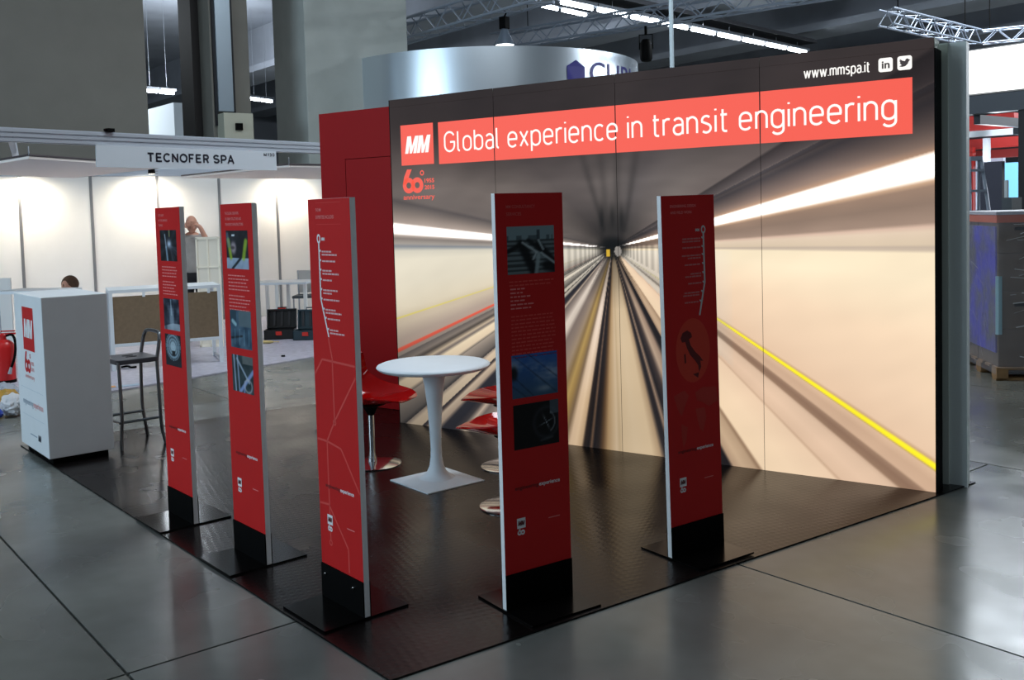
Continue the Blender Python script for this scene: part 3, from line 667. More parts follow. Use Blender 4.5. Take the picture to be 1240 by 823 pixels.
# totem beside the bar stool: three small dark photographs
t1 = totem('red totem nearest the white counter, with three dark tunnel photographs', mid_r(*TOT[0]), math.radians(TOT[0][1]))
heading(t1, ['CITY LIGHT', 'IN THE SHINING', 'TUNNEL'], -0.125, 1.692, 0.013, (0.075, 0.125, 0.06), dz=0.027)
photo(t1, -0.115, 0.115, 1.435, 1.605, ph_tunnel)
body_text(t1, -0.105, 0.110, 1.405, 9, 0.017, M_PINKPR, gap_rows=(4,))
photo(t1, -0.110, 0.108, 1.055, 1.228, ph_drill)
photo(t1, -0.110, 0.108, 0.855, 1.030, ph_vault)
t2 = totem('red totem with photographs of workers, a station hall and a rail junction', mid_r(*TOT[1]), math.radians(TOT[1][1]))
heading(t2, ['THE GLOBAL DESIGNERS', 'OF URBAN STRUCTURES AND', 'TRANSPORT INFRASTRUCTURES'], -0.120, 1.690, 0.013, (0.150, 0.175, 0.195), dz=0.027)
photo(t2, -0.118, 0.118, 1.415, 1.600, ph_workers)
body_text(t2, -0.112, 0.120, 1.385, 10, 0.017, M_PINKPR, gap_rows=(5,))
photo(t2, -0.112, 0.115, 1.030, 1.215, ph_hall)
photo(t2, -0.112, 0.115, 0.815, 0.995, ph_junction)
t3 = totem('red totem with a white metro line diagram listing services beside it', mid_r(*TOT[2]), math.radians(TOT[2][1]), bolts=True)
heading(t3, ['THE MM', 'EXPERTISE INCLUDES'], -0.108, 1.690, 0.014, (0.045, 0.150), dz=0.030)
obj('rule_line', MB().rect(-0.105, 0.10, 1.712, 1.7135, -0.0012).rect(-0.105, 0.10, 1.622, 1.6235, -0.0012), M_FAINTPR, t3)
line_map(t3, 1, M_WHITEPR, mat('pale_pink_print', (222, 176, 178), 0.5))
def bar_path(mb, pts, wd, y=-0.0010):
    for (a, b) in zip(pts[:-1], pts[1:]):
        d = np.array(b)-np.array(a); n = np.array([-d[1], d[0]])/np.linalg.norm(d)*wd/2
        mb.add([(a[0]+n[0], y, a[1]+n[1]), (a[0]-n[0], y, a[1]-n[1]), (b[0]-n[0], y, b[1]-n[1]), (b[0]+n[0], y, b[1]+n[1])], [(0, 1, 2, 3)])
mb = MB()
for pts in ([(-0.04, 1.145), (-0.015, 1.06), (-0.015, 0.795), (-0.085, 0.70), (-0.085, 0.27)], [(-0.168, 0.98), (-0.10, 1.05), (0.168, 1.045)], [(0.168, 1.0), (-0.015, 0.795)], [(-0.168, 0.70), (-0.085, 0.70), (0.03, 0.685), (0.168, 0.52)], [(-0.168, 0.42), (-0.09, 0.425), (0.06, 0.265), (0.06, 0.166)]):
    bar_path(mb, pts, 0.009)
ring(mb, -0.015, 0.79, 0.014, 0.007, -0.0010, 14); ring(mb, -0.085, 0.26, 0.014, 0.007, -0.0010, 14)
obj('metro_map_lines', mb, M_FAINTPR, t3)
def mid_l(near, deg):   # near end is the left end of the face
    return (near[0]+TW/2*math.cos(math.radians(deg)), near[1]+TW/2*math.sin(math.radians(deg)))
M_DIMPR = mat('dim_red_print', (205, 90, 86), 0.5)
t4 = totem('red totem with track, cloudy sky and dark wheel photographs', mid_l((2.861, -2.616), 69), math.radians(69))
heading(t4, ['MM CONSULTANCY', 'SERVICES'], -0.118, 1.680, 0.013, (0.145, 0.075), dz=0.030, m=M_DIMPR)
photo(t4, -0.118, 0.122, 1.395, 1.592, ph_switch)
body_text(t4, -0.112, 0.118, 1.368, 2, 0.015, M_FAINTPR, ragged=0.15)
body_text(t4, -0.108, 0.02, 1.338, 6, 0.016, M_PINKPR, ragged=0.5)
body_text(t4, -0.108, 0.120, 1.225, 12, 0.0155, M_FAINTPR, ragged=0.12)
photo(t4, -0.112, 0.122, 0.882, 1.062, ph_sky)
photo(t4, -0.110, 0.122, 0.668, 0.855, ph_wheel)
t5 = totem('red totem with a metro line diagram over faint maps', mid_l((3.184, -1.721), 69), math.radians(69))
heading(t5, ['ENGINEERING DESIGN', 'AND FIELD WORK'], -0.115, 1.685, 0.013, (0.165, 0.140), dz=0.030)
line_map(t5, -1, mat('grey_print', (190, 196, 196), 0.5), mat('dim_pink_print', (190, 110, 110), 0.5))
t5.rotation_euler = (-0.0069, -0.0102, math.radians(69)); t5.scale = (1, 1, 0.986); t5.location.z = 0.0105
mb = MB(); ring(mb, 0.005, 0.985, 0.155, 0.0001, -0.0010, 32, sx=0.72)
obj('map_disc', mb, mat('orange_red_print', (206, 56, 36), 0.5), t5)
italy = [(-0.075, 1.05), (-0.06, 1.075), (-0.03, 1.085), (-0.005, 1.07), (0.0, 1.05), (-0.02, 1.04), (-0.01, 1.01), (0.02, 0.975), (0.05, 0.95), (0.07, 0.925), (0.05, 0.93), (0.055, 0.90), (0.04, 0.875), (0.035, 0.91), (0.015, 0.935), (-0.015, 0.965), (-0.035, 1.0), (-0.045, 1.03), (-0.065, 1.03)]
mb = MB().flat(italy[::-1], -0.0014).flat([(-0.055, 0.97), (-0.045, 0.975), (-0.042, 0.93), (-0.052, 0.925)][::-1], -0.0014).flat([(0.0, 0.87), (0.04, 0.875), (0.032, 0.848)][::-1], -0.0014)
obj('country_map', mb, M_DARKPR, t5)
conts = [[(-0.13, 0.78), (-0.06, 0.80), (-0.03, 0.77), (-0.06, 0.72), (-0.08, 0.68), (-0.10, 0.70)], [(-0.085, 0.64), (-0.045, 0.62), (-0.055, 0.56), (-0.075, 0.52), (-0.085, 0.58)], [(0.01, 0.78), (0.06, 0.80), (0.15, 0.79), (0.16, 0.72), (0.10, 0.70), (0.05, 0.73), (0.02, 0.74)], [(0.01, 0.70), (0.07, 0.70), (0.08, 0.65), (0.055, 0.58), (0.035, 0.60), (0.02, 0.65)]]
mb = MB()
for c in conts: mb.flat(c[::-1] if False else c, -0.0010)
obj('world_map', mb, mat('faint_map_print', (186, 44, 36), 0.5), t5)

# ------------------------------------------------------------------ white reception counter
ct = thing('reception_counter', 'white box counter with red logo on a recessed black plinth', 'counter', (-1.26, -2.195, 0), math.radians(-16.0))
obj('body', MB().box(-0.765, 0.0, 0.0, 0.435, 0.05, 1.165), M_WHITE, ct, bevel=0.006)
obj('plinth', MB().box(-0.70, -0.03, 0.03, 0.40, 0.008, 0.051), M_BLACK, ct)
cs = obj('logo_square', MB().rect(-0.54, -0.235, 0.768, 1.078, -0.001), M_RED, ct)
mm_logo(cs, -0.512, -0.258, 0.858, 0.992, -0.002, M_WHITEPR)
sixty(ct, -0.54, 0.572, 0.262, -0.001, M_RED, mat('rose_print', (226, 150, 146), 0.5))
M_GREYPR = mat('grey_blue_print', (140, 158, 176), 0.5)
obj('rule_line', MB().rect(-0.68, -0.08, 0.484, 0.487, -0.001).rect(-0.68, -0.08, 0.284, 0.287, -0.001), mat('pale_rule', (190, 204, 214), 0.5), ct)
fit_text('slogan_lettering', 'engineering', -0.64, -0.36, 0.365, 0.395, M_GREYPR, ct, -0.001, cap='n')
fit_text('slogan_lettering', 'experience', -0.352, -0.09, 0.365, 0.395, M_PINKPR, ct, -0.001, cap='x')
obj('web_line', MB().rect(-0.48, -0.30, 0.152, 0.160, -0.001), M_GREYPR, ct)
mm_logo(ct, -0.27, -0.19, 0.135, 0.18, -0.001, mat('dark_blue_print', (52, 60, 72), 0.5))

# ------------------------------------------------------------------ round table
tb = thing('pedestal_table', 'white round table on a flared pedestal with square foot', 'table', (1.34, -1.19, 0.008), math.radians(-16.5))
M_TBL = mat('table_white', (222, 234, 242), 0.5, var=0.02)
obj('table_top', MB().lathe([(0.0, 0.694), (0.27, 0.694), (0.325, 0.702), (0.346, 0.714), (0.350, 0.722), (0.346, 0.729), (0.330, 0.735), (0.31, 0.737), (0.0, 0.737)], 56), M_TBL, tb, smooth=True)
obj('pedestal', MB().lathe([(0.120, 0.020), (0.085, 0.036), (0.060, 0.062), (0.044, 0.098), (0.036, 0.15), (0.034, 0.22), (0.038, 0.34), (0.047, 0.48), (0.060, 0.60), (0.078, 0.696)], 32), M_TBL, tb, smooth=True)
mb = MB(); n = 24; ov = []; iv = []
for k in range(n):
    a = 2*math.pi*k/n+math.pi/4; c, s_ = math.cos(a), math.sin(a); q = 0.21/max(abs(c), abs(s_))
    ov.append((q*c, q*s_)); iv.append((0.120*c, 0.120*s_))
mb.add([(x, y, 0.0) for x, y in ov]+[(x, y, 0.006) for x, y in ov]+[(x*0.78, y*0.78, 0.013) for x, y in ov]+[(x, y, 0.024) for x, y in iv],
       [tuple(range(n))[::-1]]+[(r*n+k, r*n+(k+1) % n, (r+1)*n+(k+1) % n, (r+1)*n+k) for r in range(3) for k in range(n)]+[tuple(range(3*n, 4*n))])
obj('foot', mb, M_TBL, tb, smooth=True)

# ------------------------------------------------------------------ red clear shell chairs
M_SHELL = mat('red_clear_plastic', (206, 16, 14), 0.06, trans=0.55, ior=1.45, spec=0.6)
def shell_mesh():
    prof = smooth_curve([(0.295, 0, 0.452), (0.22, 0, 0.442), (0.10, 0, 0.424), (-0.03, 0, 0.412), (-0.14, 0, 0.424), (-0.215, 0, 0.48), (-0.25, 0, 0.56), (-0.268, 0, 0.655)], 5)
    nu = 19; m = len(prof); P = np.zeros((m, nu, 3))
    for i, p in enumerate(prof):
        v = i/(m-1); hw = 0.10+0.15*math.sin(0.5*math.pi*min(v/0.42, 1))**0.8-0.07*max(0, (v-0.72)/0.28)**2
        for j in range(nu):
            u = -1+2*j/(nu-1); side = abs(u)**2.2
            lift = 0.13*side*min(1, v/0.55)*(1-0.5*max(0, (v-0.6)/0.4))
            P[i, j] = (u*hw, p.x+0.11*side*max(0, (v-0.5)/0.5), p.z+lift)
    du = np.gradient(P, axis=1); dv = np.gradient(P, axis=0); n_ = np.cross(du, dv); n_ /= np.maximum(np.linalg.norm(n_, axis=2, keepdims=True), 1e-9)
    Q = P-n_*0.009*np.sign(n_[..., 2:3].mean())
    vs = P.reshape(-1, 3).tolist()+Q.reshape(-1, 3).tolist(); N0 = m*nu; fs = []
    for i in range(m-1):
        for j in range(nu-1):
            q_ = (i*nu+j, i*nu+j+1, (i+1)*nu+j+1, (i+1)*nu+j); fs += [q_, tuple(k+N0 for k in q_[::-1])]
    rim = [j for j in range(nu)]+[i*nu+nu-1 for i in range(1, m)]+[(m-1)*nu+j for j in range(nu-2, -1, -1)]+[i*nu for i in range(m-2, 0, -1)]
    for k in range(len(rim)): x, y = rim[k], rim[(k+1) % len(rim)]; fs.append((x, x+N0, y+N0, y))
    return MB().add(vs, fs).mesh('shell')
def shell_chair(label, xy, fdeg):
    t = thing('shell_chair', label, 'chair', (xy[0], xy[1], 0.008), math.radians(fdeg-90), 'red shell chairs at the white table')
    obj('shell', shell_mesh(), M_SHELL, t, smooth=True)
    obj('hub', MB().lathe([(0.02, 0.33), (0.05, 0.385), (0.10, 0.402), (0.10, 0.408)], 20), M_BLACK, t, smooth=True)
    obj('post', MB().lathe([(0.030, 0.012), (0.026, 0.05), (0.020, 0.08), (0.020, 0.345)], 20), M_CHROME, t, smooth=True)
    obj('base_disc', MB().lathe([(0.19, 0.0), (0.192, 0.006), (0.18, 0.011), (0.08, 0.018), (0.03, 0.022)], 40), M_CHROME, t, smooth=True)
    return t
shell_chair('red clear shell chair between the metro diagram totem and the table', (0.700, -1.080), 12)
shell_chair('red clear shell chair close to the tunnel wall beyond the table', (1.54, -0.68), 204)
shell_chair('red clear shell chair behind the totem with the wheel photograph', (2.05, -1.385), 192)

# ------------------------------------------------------------------ dark bar stool by the counter
bs = thing('bar_stool', 'dark metal bar stool with low tube back behind the white counter', 'stool', (-1.296, -1.333, 0.008), math.atan2(-0.115, 0.356)+math.pi+math.radians(3))
M_GUN = mat('gunmetal_tube', (126, 130, 134), 0.28, metal=0.8)
M_SEAT = mat('dark_seat', (74, 76, 84), 0.45, spec=0.4)
def leg_path(x, y, dx, dy):
    return smooth_curve([(x+dx, y+dy, 0.0), (x+dx*0.35, y+dy*0.35, 0.12), (x+0.02*np.sign(dx), y, 0.28), (x, y, 0.64)], 5)
for sx in (-1, 1):
    obj('leg', MB().tube(leg_path(sx*0.165, 0.02, sx*0.022, -0.03), 0.0125, 10), M_GUN, bs, smooth=True)
    obj('leg', MB().tube(leg_path(sx*0.165, 0.30, sx*0.015, 0.01), 0.0125, 10), M_GUN, bs, smooth=True)
obj('back_rail', MB().tube(smooth_curve([(-0.165, 0.02, 0.63), (-0.165, 0.0, 0.74), (-0.15, -0.012, 0.80), (-0.10, -0.02, 0.828), (0.10, -0.02, 0.828), (0.15, -0.012, 0.80), (0.165, 0.0, 0.74), (0.165, 0.02, 0.63)], 6), 0.0135, 10), M_GUN, bs, smooth=True)
obj('seat', MB().prism([(x, z) for x, z in round_rect(-0.185, 0.185, 0.0, 0.315, 0.04)], 0.62, 0.655), M_SEAT, bs, bevel=0.006)
obj('seat_slot', MB().prism([(x, z) for x, z in round_rect(-0.05, -0.01, 0.12, 0.20, 0.015)], 0.655, 0.657).prism([(x, z) for x, z in round_rect(0.03, 0.07, 0.12, 0.20, 0.015)], 0.655, 0.657), M_BLACK, bs)
obj('foot_rail', MB().tube(smooth_curve([(-0.172, 0.02, 0.20), (-0.176, 0.28, 0.20), (-0.15, 0.315, 0.20), (0.15, 0.315, 0.20), (0.176, 0.28, 0.20), (0.172, 0.02, 0.20)], 5), 0.0095, 8), M_CHROME, bs, smooth=True)

# ------------------------------------------------------------------ neighbouring shell-scheme stand
M_SHWALL = mat('white_panel', (236, 234, 228), 0.6, var=0.015, scale=3)
M_POST = mat('alu_post', (150, 152, 154), 0.4, metal=0.5)
ub = v2(BW)
def wall_pt(i, z=0.0, out=0.0):
    P = WALL0+ub*i+out*np.array([math.sin(BW), -math.cos(BW), 0]); return (P[0], P[1], z)
ws = thing('shell_wall', 'white exhibition wall of tall panels joined by grey posts', 'wall', wall_pt(0), BW)
pm = MB().box(0.022, 0.978, 0.006, 0.03, 0.0, 2.38).mesh('panel'); pm.materials.append(M_SHWALL)
po = MB().box(-0.02, 0.02, -0.004, 0.04, 0.0, 2.5).mesh('post'); po.materials.append(M_POST)
for i in range(-3, 7):
    for nm, me in (('panel', pm), ('post', po)):
        o = bpy.data.objects.new(nm, me); C.objects.link(o); o.parent = ws; o.location = (i, 0, 0)
def rib_beam(L, h=0.12, t=0.05):
    mb = MB().box(0, L, 0.008, t, 0, h)
    for k in range(3): mb.box(0, L, 0.0, 0.009, h*(k+0.12)/3, h*(k+0.80)/3)
    return mb
M_BEAM = mat('beam_alu', (186, 194, 204), 0.45, metal=0.1)
o = obj('top_beam', rib_beam(9.5), M_BEAM, ws, loc=(-3, -0.01, 2.38))
# fascia along the open side
f0 = np.array([-3.26, -3.4]); f1 = np.array([-2.93, 2.75]); FA = math.atan2(f1[1]-f0[1], f1[0]-f0[0]); FL = np.linalg.norm(f1-f0)
fb = thing('fascia_beam', 'ribbed aluminium beam spanning the open front of the white stand', 'beam', (f0[0], f0[1], 0), FA)
obj('rail', rib_beam(FL, 0.125, 0.06), M_BEAM, fb, loc=(0, 0, 2.375))
obj('post', MB().box(FL-0.05, FL, 0.0, 0.05, 0, 2.375), M_POST, fb); obj('post', MB().box(0, 0.05, 0.0, 0.05, 0, 2.375), M_POST, fb)
# cross beams from the fascia back to the wall
cb0 = f0+(f1-f0)*0.30
for k, (i, fr) in enumerate(((0.05, 0.345), (5.0, 0.985))):
    a = np.array(f0+(f1-f0)*fr); b = np.array(wall_pt(i)[:2]); L = np.linalg.norm(b-a)
    tag(obj('cross_beam', rib_beam(L, 0.12, 0.05), M_BEAM, loc=(a[0], a[1], 2.378), rotz=math.atan2(b[1]-a[1], b[0]-a[0])),
        'aluminium cross beam of the white stand, '+('near the extinguisher end' if k == 0 else 'at the closet end'), 'beam')
def fascia_x(px):   # distance along the fascia for a photo column
    P = on_plane(px, 180, f0, FA); return float((P[:2]-f0) @ np.array([math.cos(FA), math.sin(FA)])), P
sx0, _ = fascia_x(115); sx1, _ = fascia_x(333)
fs_ = thing('fascia_sign', 'white name board with black company name under the fascia beam', 'sign', (f0[0], f0[1], 0), FA)
obj('board', MB().box(sx0, sx1, -0.016, -0.004, 2.175, 2.378), mat('sign_white', (222, 232, 240), 0.5), fs_)
M_INK = mat('sign_ink', (22, 26, 44), 0.5)
tx0, _ = fascia_x(177); tx1, _ = fascia_x(281)
stroke_text('name_lettering', 'TECNOFER', tx0, fascia_x(250.5)[0], 2.236, 2.320, M_INK, fs_, -0.018, 0.21, gap=0.27)
stroke_text('name_lettering', 'SPA', fascia_x(257)[0], tx1, 2.236, 2.320, M_INK, fs_, -0.018, 0.21, gap=0.25)
tx0, _ = fascia_x(318); tx1, _ = fascia_x(330.5)
stroke_text('number_lettering', 'M130', tx0, tx1, 2.326, 2.356, M_INK, fs_, -0.018, 0.24, gap=0.34)
tag(obj('clamp', MB().box(-0.03, 0.04, -0.02, 0.03, 0, 0.035).box(-0.05, -0.02, -0.01, 0.02, 0.005, 0.03), M_BLACK, loc=(*fascia_x(134)[1][:2], 2.5), rotz=FA),
    'small black clamp sitting on the ribbed fascia beam', 'clamp')
# hung white ceiling panels
def soffit(label, N, B=None, A=None, lenb=None):
    z = 2.30; n = on_z(*N, z); a = on_z(*A, z)
    ua = (a-n)/np.linalg.norm(a-n); La = np.linalg.norm(a-n)
    if B is not None: b = on_z(*B, z); Lb = np.linalg.norm(b-n); ubb = (b-n)/Lb
    else: ubb = v2(math.radians(84)); Lb = lenb
    q = [n, n+ubb*Lb, n+ubb*Lb+ua*La, n+ua*La]
    t = thing('ceiling_panel', label, 'panel', (n[0], n[1], z), 0, 'hung white ceiling panels')
    loc = [(p[0]-n[0], p[1]-n[1]) for p in q]
    obj('sheet', MB().prism(loc, 0.0, 0.03), mat('soffit_white', (240, 230, 224), 0.7), t)
    obj('edge_trim', MB().tube([(*loc[0], 0.035), (*loc[1], 0.035)], 0.012, 6).tube([(*loc[0], 0.035), (*loc[3], 0.035)], 0.012, 6), mat('trim_dark', (70, 62, 64), 0.5), t)
    for c in (loc[0], loc[1]):
        obj('hanger', MB().tube([(c[0]*0.97, c[1]*0.97, 0.03), (c[0]*0.97, c[1]*0.97, 0.12)], 0.006, 6), M_ALU, t)
    return n, ubb, Lb, ua, La
n1 = on_z(35, 192, 2.30); fr1 = on_z(200, 203, 2.30); br1 = on_z(87, 216, 2.30)
p4 = n1+(br1-fr1)
S1 = soffit('white hung ceiling panel over the brown-fronted desk', (35, 192), B=(200, 203), A=(-70, 209))
S2 = soffit('white hung ceiling panel over the tool cases', (350, 202), A=(220, 215.5), lenb=2.6)
# spotlights washing the wall from above
def wall_spot(i, label, e):
    P = Vector(wall_pt(i, 2.45, 0.34)); t = thing('spotlight', label, 'spotlight', P, BW, 'spotlights over the white wall')
    obj('housing', MB().lathe([(0.02, 0.06), (0.05, 0.04), (0.055, -0.04), (0.045, -0.05)], 16), M_BLACK, t, smooth=True)
    obj('arm', MB().tube([(0, 0, 0.03), (0, 0.0, 0.075), (0, 0.33, 0.075)], 0.008, 6), M_ALU, t)
    obj('lens', MB().lathe([(0.0, -0.052), (0.044, -0.052), (0.044, -0.050), (0.0, -0.050)], 16), mat('lamp_glow', (255, 244, 224), 0.5, emit=6.0), t)
    l = bpy.data.lights.new('spot', 'SPOT'); l.energy = e; l.spot_size = math.radians(168); l.spot_blend = 0.9; l.shadow_soft_size = 0.05; l.color = (1.0, 0.87, 0.70)
    lo = bpy.data.objects.new('spotlight_beam', l); C.objects.link(lo); lo.parent = t; lo.location = (0, 0, -0.06)
    lo.rotation_euler = (math.radians(14), 0, 0)
for i, k in ((0.03, 'spotlight over the extinguisher end of the white wall'), (1.83, 'spotlight over the crouching person by the white wall'), (4.15, 'spotlight over the tool cases by the white wall'), (-1.6, 'spotlight over the far end of the white wall')):
    wall_spot(i, k, 112)
# carpet under its protective film
cA = np.array(on_z(130, 474)[:2]); cB = np.array(on_z(372, 434)[:2])
tag(obj('carpet', MB().prism([(-3.75, -3.2), (-3.36, 2.35), (-3.0, 4.5), (-7.0, 7.2), (-10.1, -0.8)], 0.0005, 0.012), mat('film_carpet', (176, 174, 188), 0.35, var=0.18, scale=14, bump=0.5, bscale=26)),
    'pale grey carpet under crinkled clear film in the white stand', 'carpet')

# desk with brown panel
def desk(label, p0, p1, depth, zt, board=True):
    p0, p1 = np.array(p0[:2]), np.array(p1[:2]); L = np.linalg.norm(p1-p0)
    t = thing('office_desk', label, 'desk', (p0[0], p0[1], 0.012), math.atan2(*(p1-p0)[::-1]), 'white office desks')
    obj('desk_top', MB().box(0, L, 0, depth, zt-0.035, zt), M_WHITE, t)
    for x in (0.0, L-0.04):
        for y in (0.0, depth-0.04):
            obj('leg', MB().box(x, x+0.04, y, y+0.04, 0, zt-0.035), M_WHITE, t)
    obj('stretcher', MB().box(L-0.03, L-0.01, 0.04, depth-0.04, 0.02, 0.05), M_ALU, t)
    if board:
        obj('front_panel', MB().box(0.04, L-0.04, 0.008, 0.022, 0.30, zt-0.075), mat('brown_board', (128, 108, 84), 0.75, var=0.08, scale=30), t)
        obj('lower_rail', MB().box(0.04, L-0.04, 0.004, 0.03, 0.265, 0.30), M_WHITE, t)
        for x in (0.35, 0.7, 1.05): obj('clip', MB().box(x*L/1.2, x*L/1.2+0.03, 0.0, 0.008, zt-0.09, zt-0.036), M_WHITE, t)
    return t
d0 = on_z(131, 352, 0.91); d1 = on_z(267, 344.5, 0.91)
desk('white desk with a brown front panel standing on the film-covered carpet', d0, d1, 0.62, 0.90)
e1 = np.array([-5.20, -0.25])
desk('white desk return reaching behind the counter beside the brown-fronted desk', (-6.10, 0.00), (-5.36, 0.30), 0.48, 0.90, board=False)
# white grid screen next to the man
gs = on_z(256.5, 421)
g = thing('grid_screen', 'white upright screen of small panes beside the standing man', 'screen', (gs[0], gs[1], 0.012), math.radians(36))
obj('frame', MB().box(-0.15, -0.13, 0, 0.03, 0, 1.42).box(0.13, 0.15, 0, 0.03, 0, 1.42).box(-0.01, 0.01, 0, 0.03, 0, 1.42).box(-0.15, 0.15, 0, 0.03, 1.40, 1.43).box(-0.15, 0.15, 0, 0.03, 1.03, 1.05).box(-0.15, 0.15, 0, 0.03, 0.66, 0.68).box(-0.15, 0.15, 0, 0.03, 0.0, 0.03), mat('screen_white', (246, 238, 218), 0.5), g)
for x in (-0.13, 0.01):
    for z in (0.03, 0.68, 1.05): obj('pane', MB().box(x, x+0.12, 0.010, 0.018, z, z+(0.63 if z < 0.1 else 0.35)), mat('screen_pane', (234, 226, 208), 0.6), g)
# white table and chair by the wall
q = on_z(338, 402)
wt = thing('work_table', 'white table by the wall behind the black tool case', 'table', (q[0], q[1], 0.012), math.radians(30))
obj('table_top', MB().box(-0.30, 0.52, -0.30, 0.32, 0.70, 0.73), M_WHITE, wt)
for x in (-0.27, 0.05, 0.46):
    for y in (-0.26, 0.26): obj('leg', MB().box(x, x+0.045, y, y+0.045, 0, 0.70), M_SHWALL, wt)
q = on_z(360, 402)
ch = thing('office_chair', 'pale office chair with grey seat drawn up to the white work table', 'chair', (q[0]-0.3, q[1]+0.55, 0.012), math.radians(35))
obj('seat', MB().box(-0.22, 0.22, -0.2, 0.2, 0.44, 0.48), mat('grey_seat', (92, 100, 104), 0.6), ch, bevel=0.01)
obj('backrest', MB().box(-0.22, 0.22, 0.2, 0.23, 0.50, 0.84), mat('pale_mesh', (214, 212, 206), 0.6), ch, bevel=0.01)
for x in (-0.2, 0.2):
    obj('leg', MB().tube([(x, -0.18, 0), (x, -0.18, 0.45)], 0.012, 8), M_ALU, ch); obj('leg', MB().tube([(x, 0.2, 0), (x, 0.21, 0.84)], 0.012, 8), M_ALU, ch)
# tool cases
M_CASE = mat('black_case', (26, 26, 27), 0.5); M_TEAL = mat('teal_case', (38, 58, 66), 0.5); M_RED2 = mat('red_latch', (206, 48, 36), 0.5)
def tool_case(label, px, py, rot, m, w_, lid_a, tools):
    P = on_z(px, py); t = thing('tool_case', label, 'tool case', (P[0], P[1], 0.012), math.radians(rot))
    b = obj('tray', MB().box(-w_/2, w_/2, 0, 0.26, 0, 0.015).box(-w_/2, -w_/2+0.015, 0, 0.26, 0, 0.13).box(w_/2-0.015, w_/2, 0, 0.26, 0, 0.13).box(-w_/2, w_/2, 0, 0.015, 0, 0.13).box(-w_/2, w_/2, 0.245, 0.26, 0, 0.13), m, t)
    lid = obj('lid', MB().box(-w_/2, w_/2, 0, 0.03, 0, 0.26).box(-w_/2, w_/2, -0.03, 0, 0.0, 0.02).box(-w_/2, w_/2, -0.03, 0, 0.24, 0.26).box(-w_/2, -w_/2+0.02, -0.03, 0, 0, 0.26).box(w_/2-0.02, w_/2, -0.03, 0, 0, 0.26), m, t)
    lid.location = (0, 0.26, 0.13); lid.rotation_euler = (math.radians(-lid_a), 0, 0)
    for x in (-0.10, 0.0, 0.10): obj('rib', MB().box(x-0.015, x+0.015, -0.012, 0, 0.03, 0.23), mat('case_rib', (46, 46, 48), 0.5), lid)
    obj('latch', MB().box(-0.04, 0.04, -0.012, 0, 0.06, 0.11), M_RED2, t)
    obj('handle', MB().tube([(-0.06, 0.015, 0.26), (-0.06, 0.015, 0.285), (0.06, 0.015, 0.285), (0.06, 0.015, 0.26)], 0.008, 6), m, lid)
    if tools: obj('latch', MB().box(-0.05, 0.05, -0.02, 0.035, 0.255, 0.275), M_RED2, lid)
    return t
tool_case('open black tool case with red latches on the carpet', 338, 412, 38, M_CASE, 0.40, 12, True)
tool_case('dark teal tool case with raised lid beside the black one', 370, 413, 30, M_TEAL, 0.34, 5, False)
def litter(label, cat, px, py, mbs, m, rot=0, nm='litter'):
    P = on_z(px, py); o = obj(nm, mbs, m, loc=(P[0], P[1], 0.0125), rotz=math.radians(rot)); return tag(o, label, cat)
litter('yellow-handled hand tool lying in front of the black tool case', 'tool', 327, 417, MB().tube([(-0.09, 0, 0.02), (0.0, 0, 0.022), (0.05, 0, 0.025)], [0.022, 0.02, 0.012], 8).tube([(0.05, 0, 0.025), (0.12, 0.03, 0.02)], 0.006, 6), mat('yellow_tool', (196, 172, 110), 0.5), 20, 'hand_tool')
litter('small black offcut lying on the bare carpet film', 'offcut', 343, 433, MB().box(-0.02, 0.02, -0.012, 0.012, 0, 0.02), M_BLACK, 20, 'offcut')
litter('dark cable scrap on the carpet under the brown-fronted desk', 'scrap', 155, 447, MB().tube(smooth_curve([(-0.08, 0, 0.012), (-0.02, 0.03, 0.02), (0.04, -0.01, 0.012), (0.09, 0.02, 0.012)], 4), 0.012, 6), M_BLACK, 30, 'cable_scrap')
st = thing('packing_strip', 'flat packing strip with orange and pale blue marks at the carpet edge', 'packing', (*on_z(148, 469)[:2], 0.013), math.radians(66))
obj('strip', MB().box(-0.16, 0.16, -0.05, 0.05, 0, 0.004), mat('pale_blue_strip', (170, 190, 206), 0.5), st)
obj('mark', MB().box(-0.15, -0.06, -0.04, 0.06, 0.004, 0.006), mat('orange_mark', (220, 150, 70), 0.5), st)

# fire extinguisher, board and bags at the far left
P = on_z(7, 464)
ex = thing('fire_extinguisher', 'red fire extinguisher with black hose standing behind the counter', 'extinguisher', (P[0], P[1], 0.012), math.radians(40))
M_EXT = mat('extinguisher_red', (196, 34, 34), 0.3, spec=0.5)
obj('cylinder', MB().lathe([(0.10, 0.0), (0.105, 0.02), (0.105, 0.36), (0.095, 0.41), (0.06, 0.445), (0.03, 0.455), (0.03, 0.48)], 28), M_EXT, ex, smooth=True)
obj('base_ring', MB().lathe([(0.108, 0.0), (0.108, 0.03), (0.104, 0.032)], 28), M_BLACK, ex)
obj('valve', MB().lathe([(0.032, 0.478), (0.036, 0.50), (0.02, 0.52)], 14).box(-0.02, 0.13, -0.012, 0.012, 0.505, 0.522).box(-0.02, 0.12, -0.01, 0.01, 0.535, 0.548), M_EXT, ex)
obj('hose', MB().tube(smooth_curve([(0.02, 0, 0.49), (0.10, -0.02, 0.50), (0.135, -0.04, 0.42), (0.13, -0.06, 0.28), (0.10, -0.09, 0.16)], 6), 0.013, 8), M_BLACK, ex, smooth=True)
obj('nozzle', MB().tube([(0.10, -0.09, 0.17), (0.085, -0.10, 0.10)], [0.014, 0.02], 8), mat('grey_nozzle', (150, 150, 156), 0.5), ex)
P = on_z(5, 440)
tag(obj('leaning_board', MB().box(-0.28, 0.13, 0, 0.02, 0, 1.02), M_SHWALL, loc=(P[0], P[1], 0.012), rotz=math.radians(36)), 'plain white upright board behind the fire extinguisher', 'board')
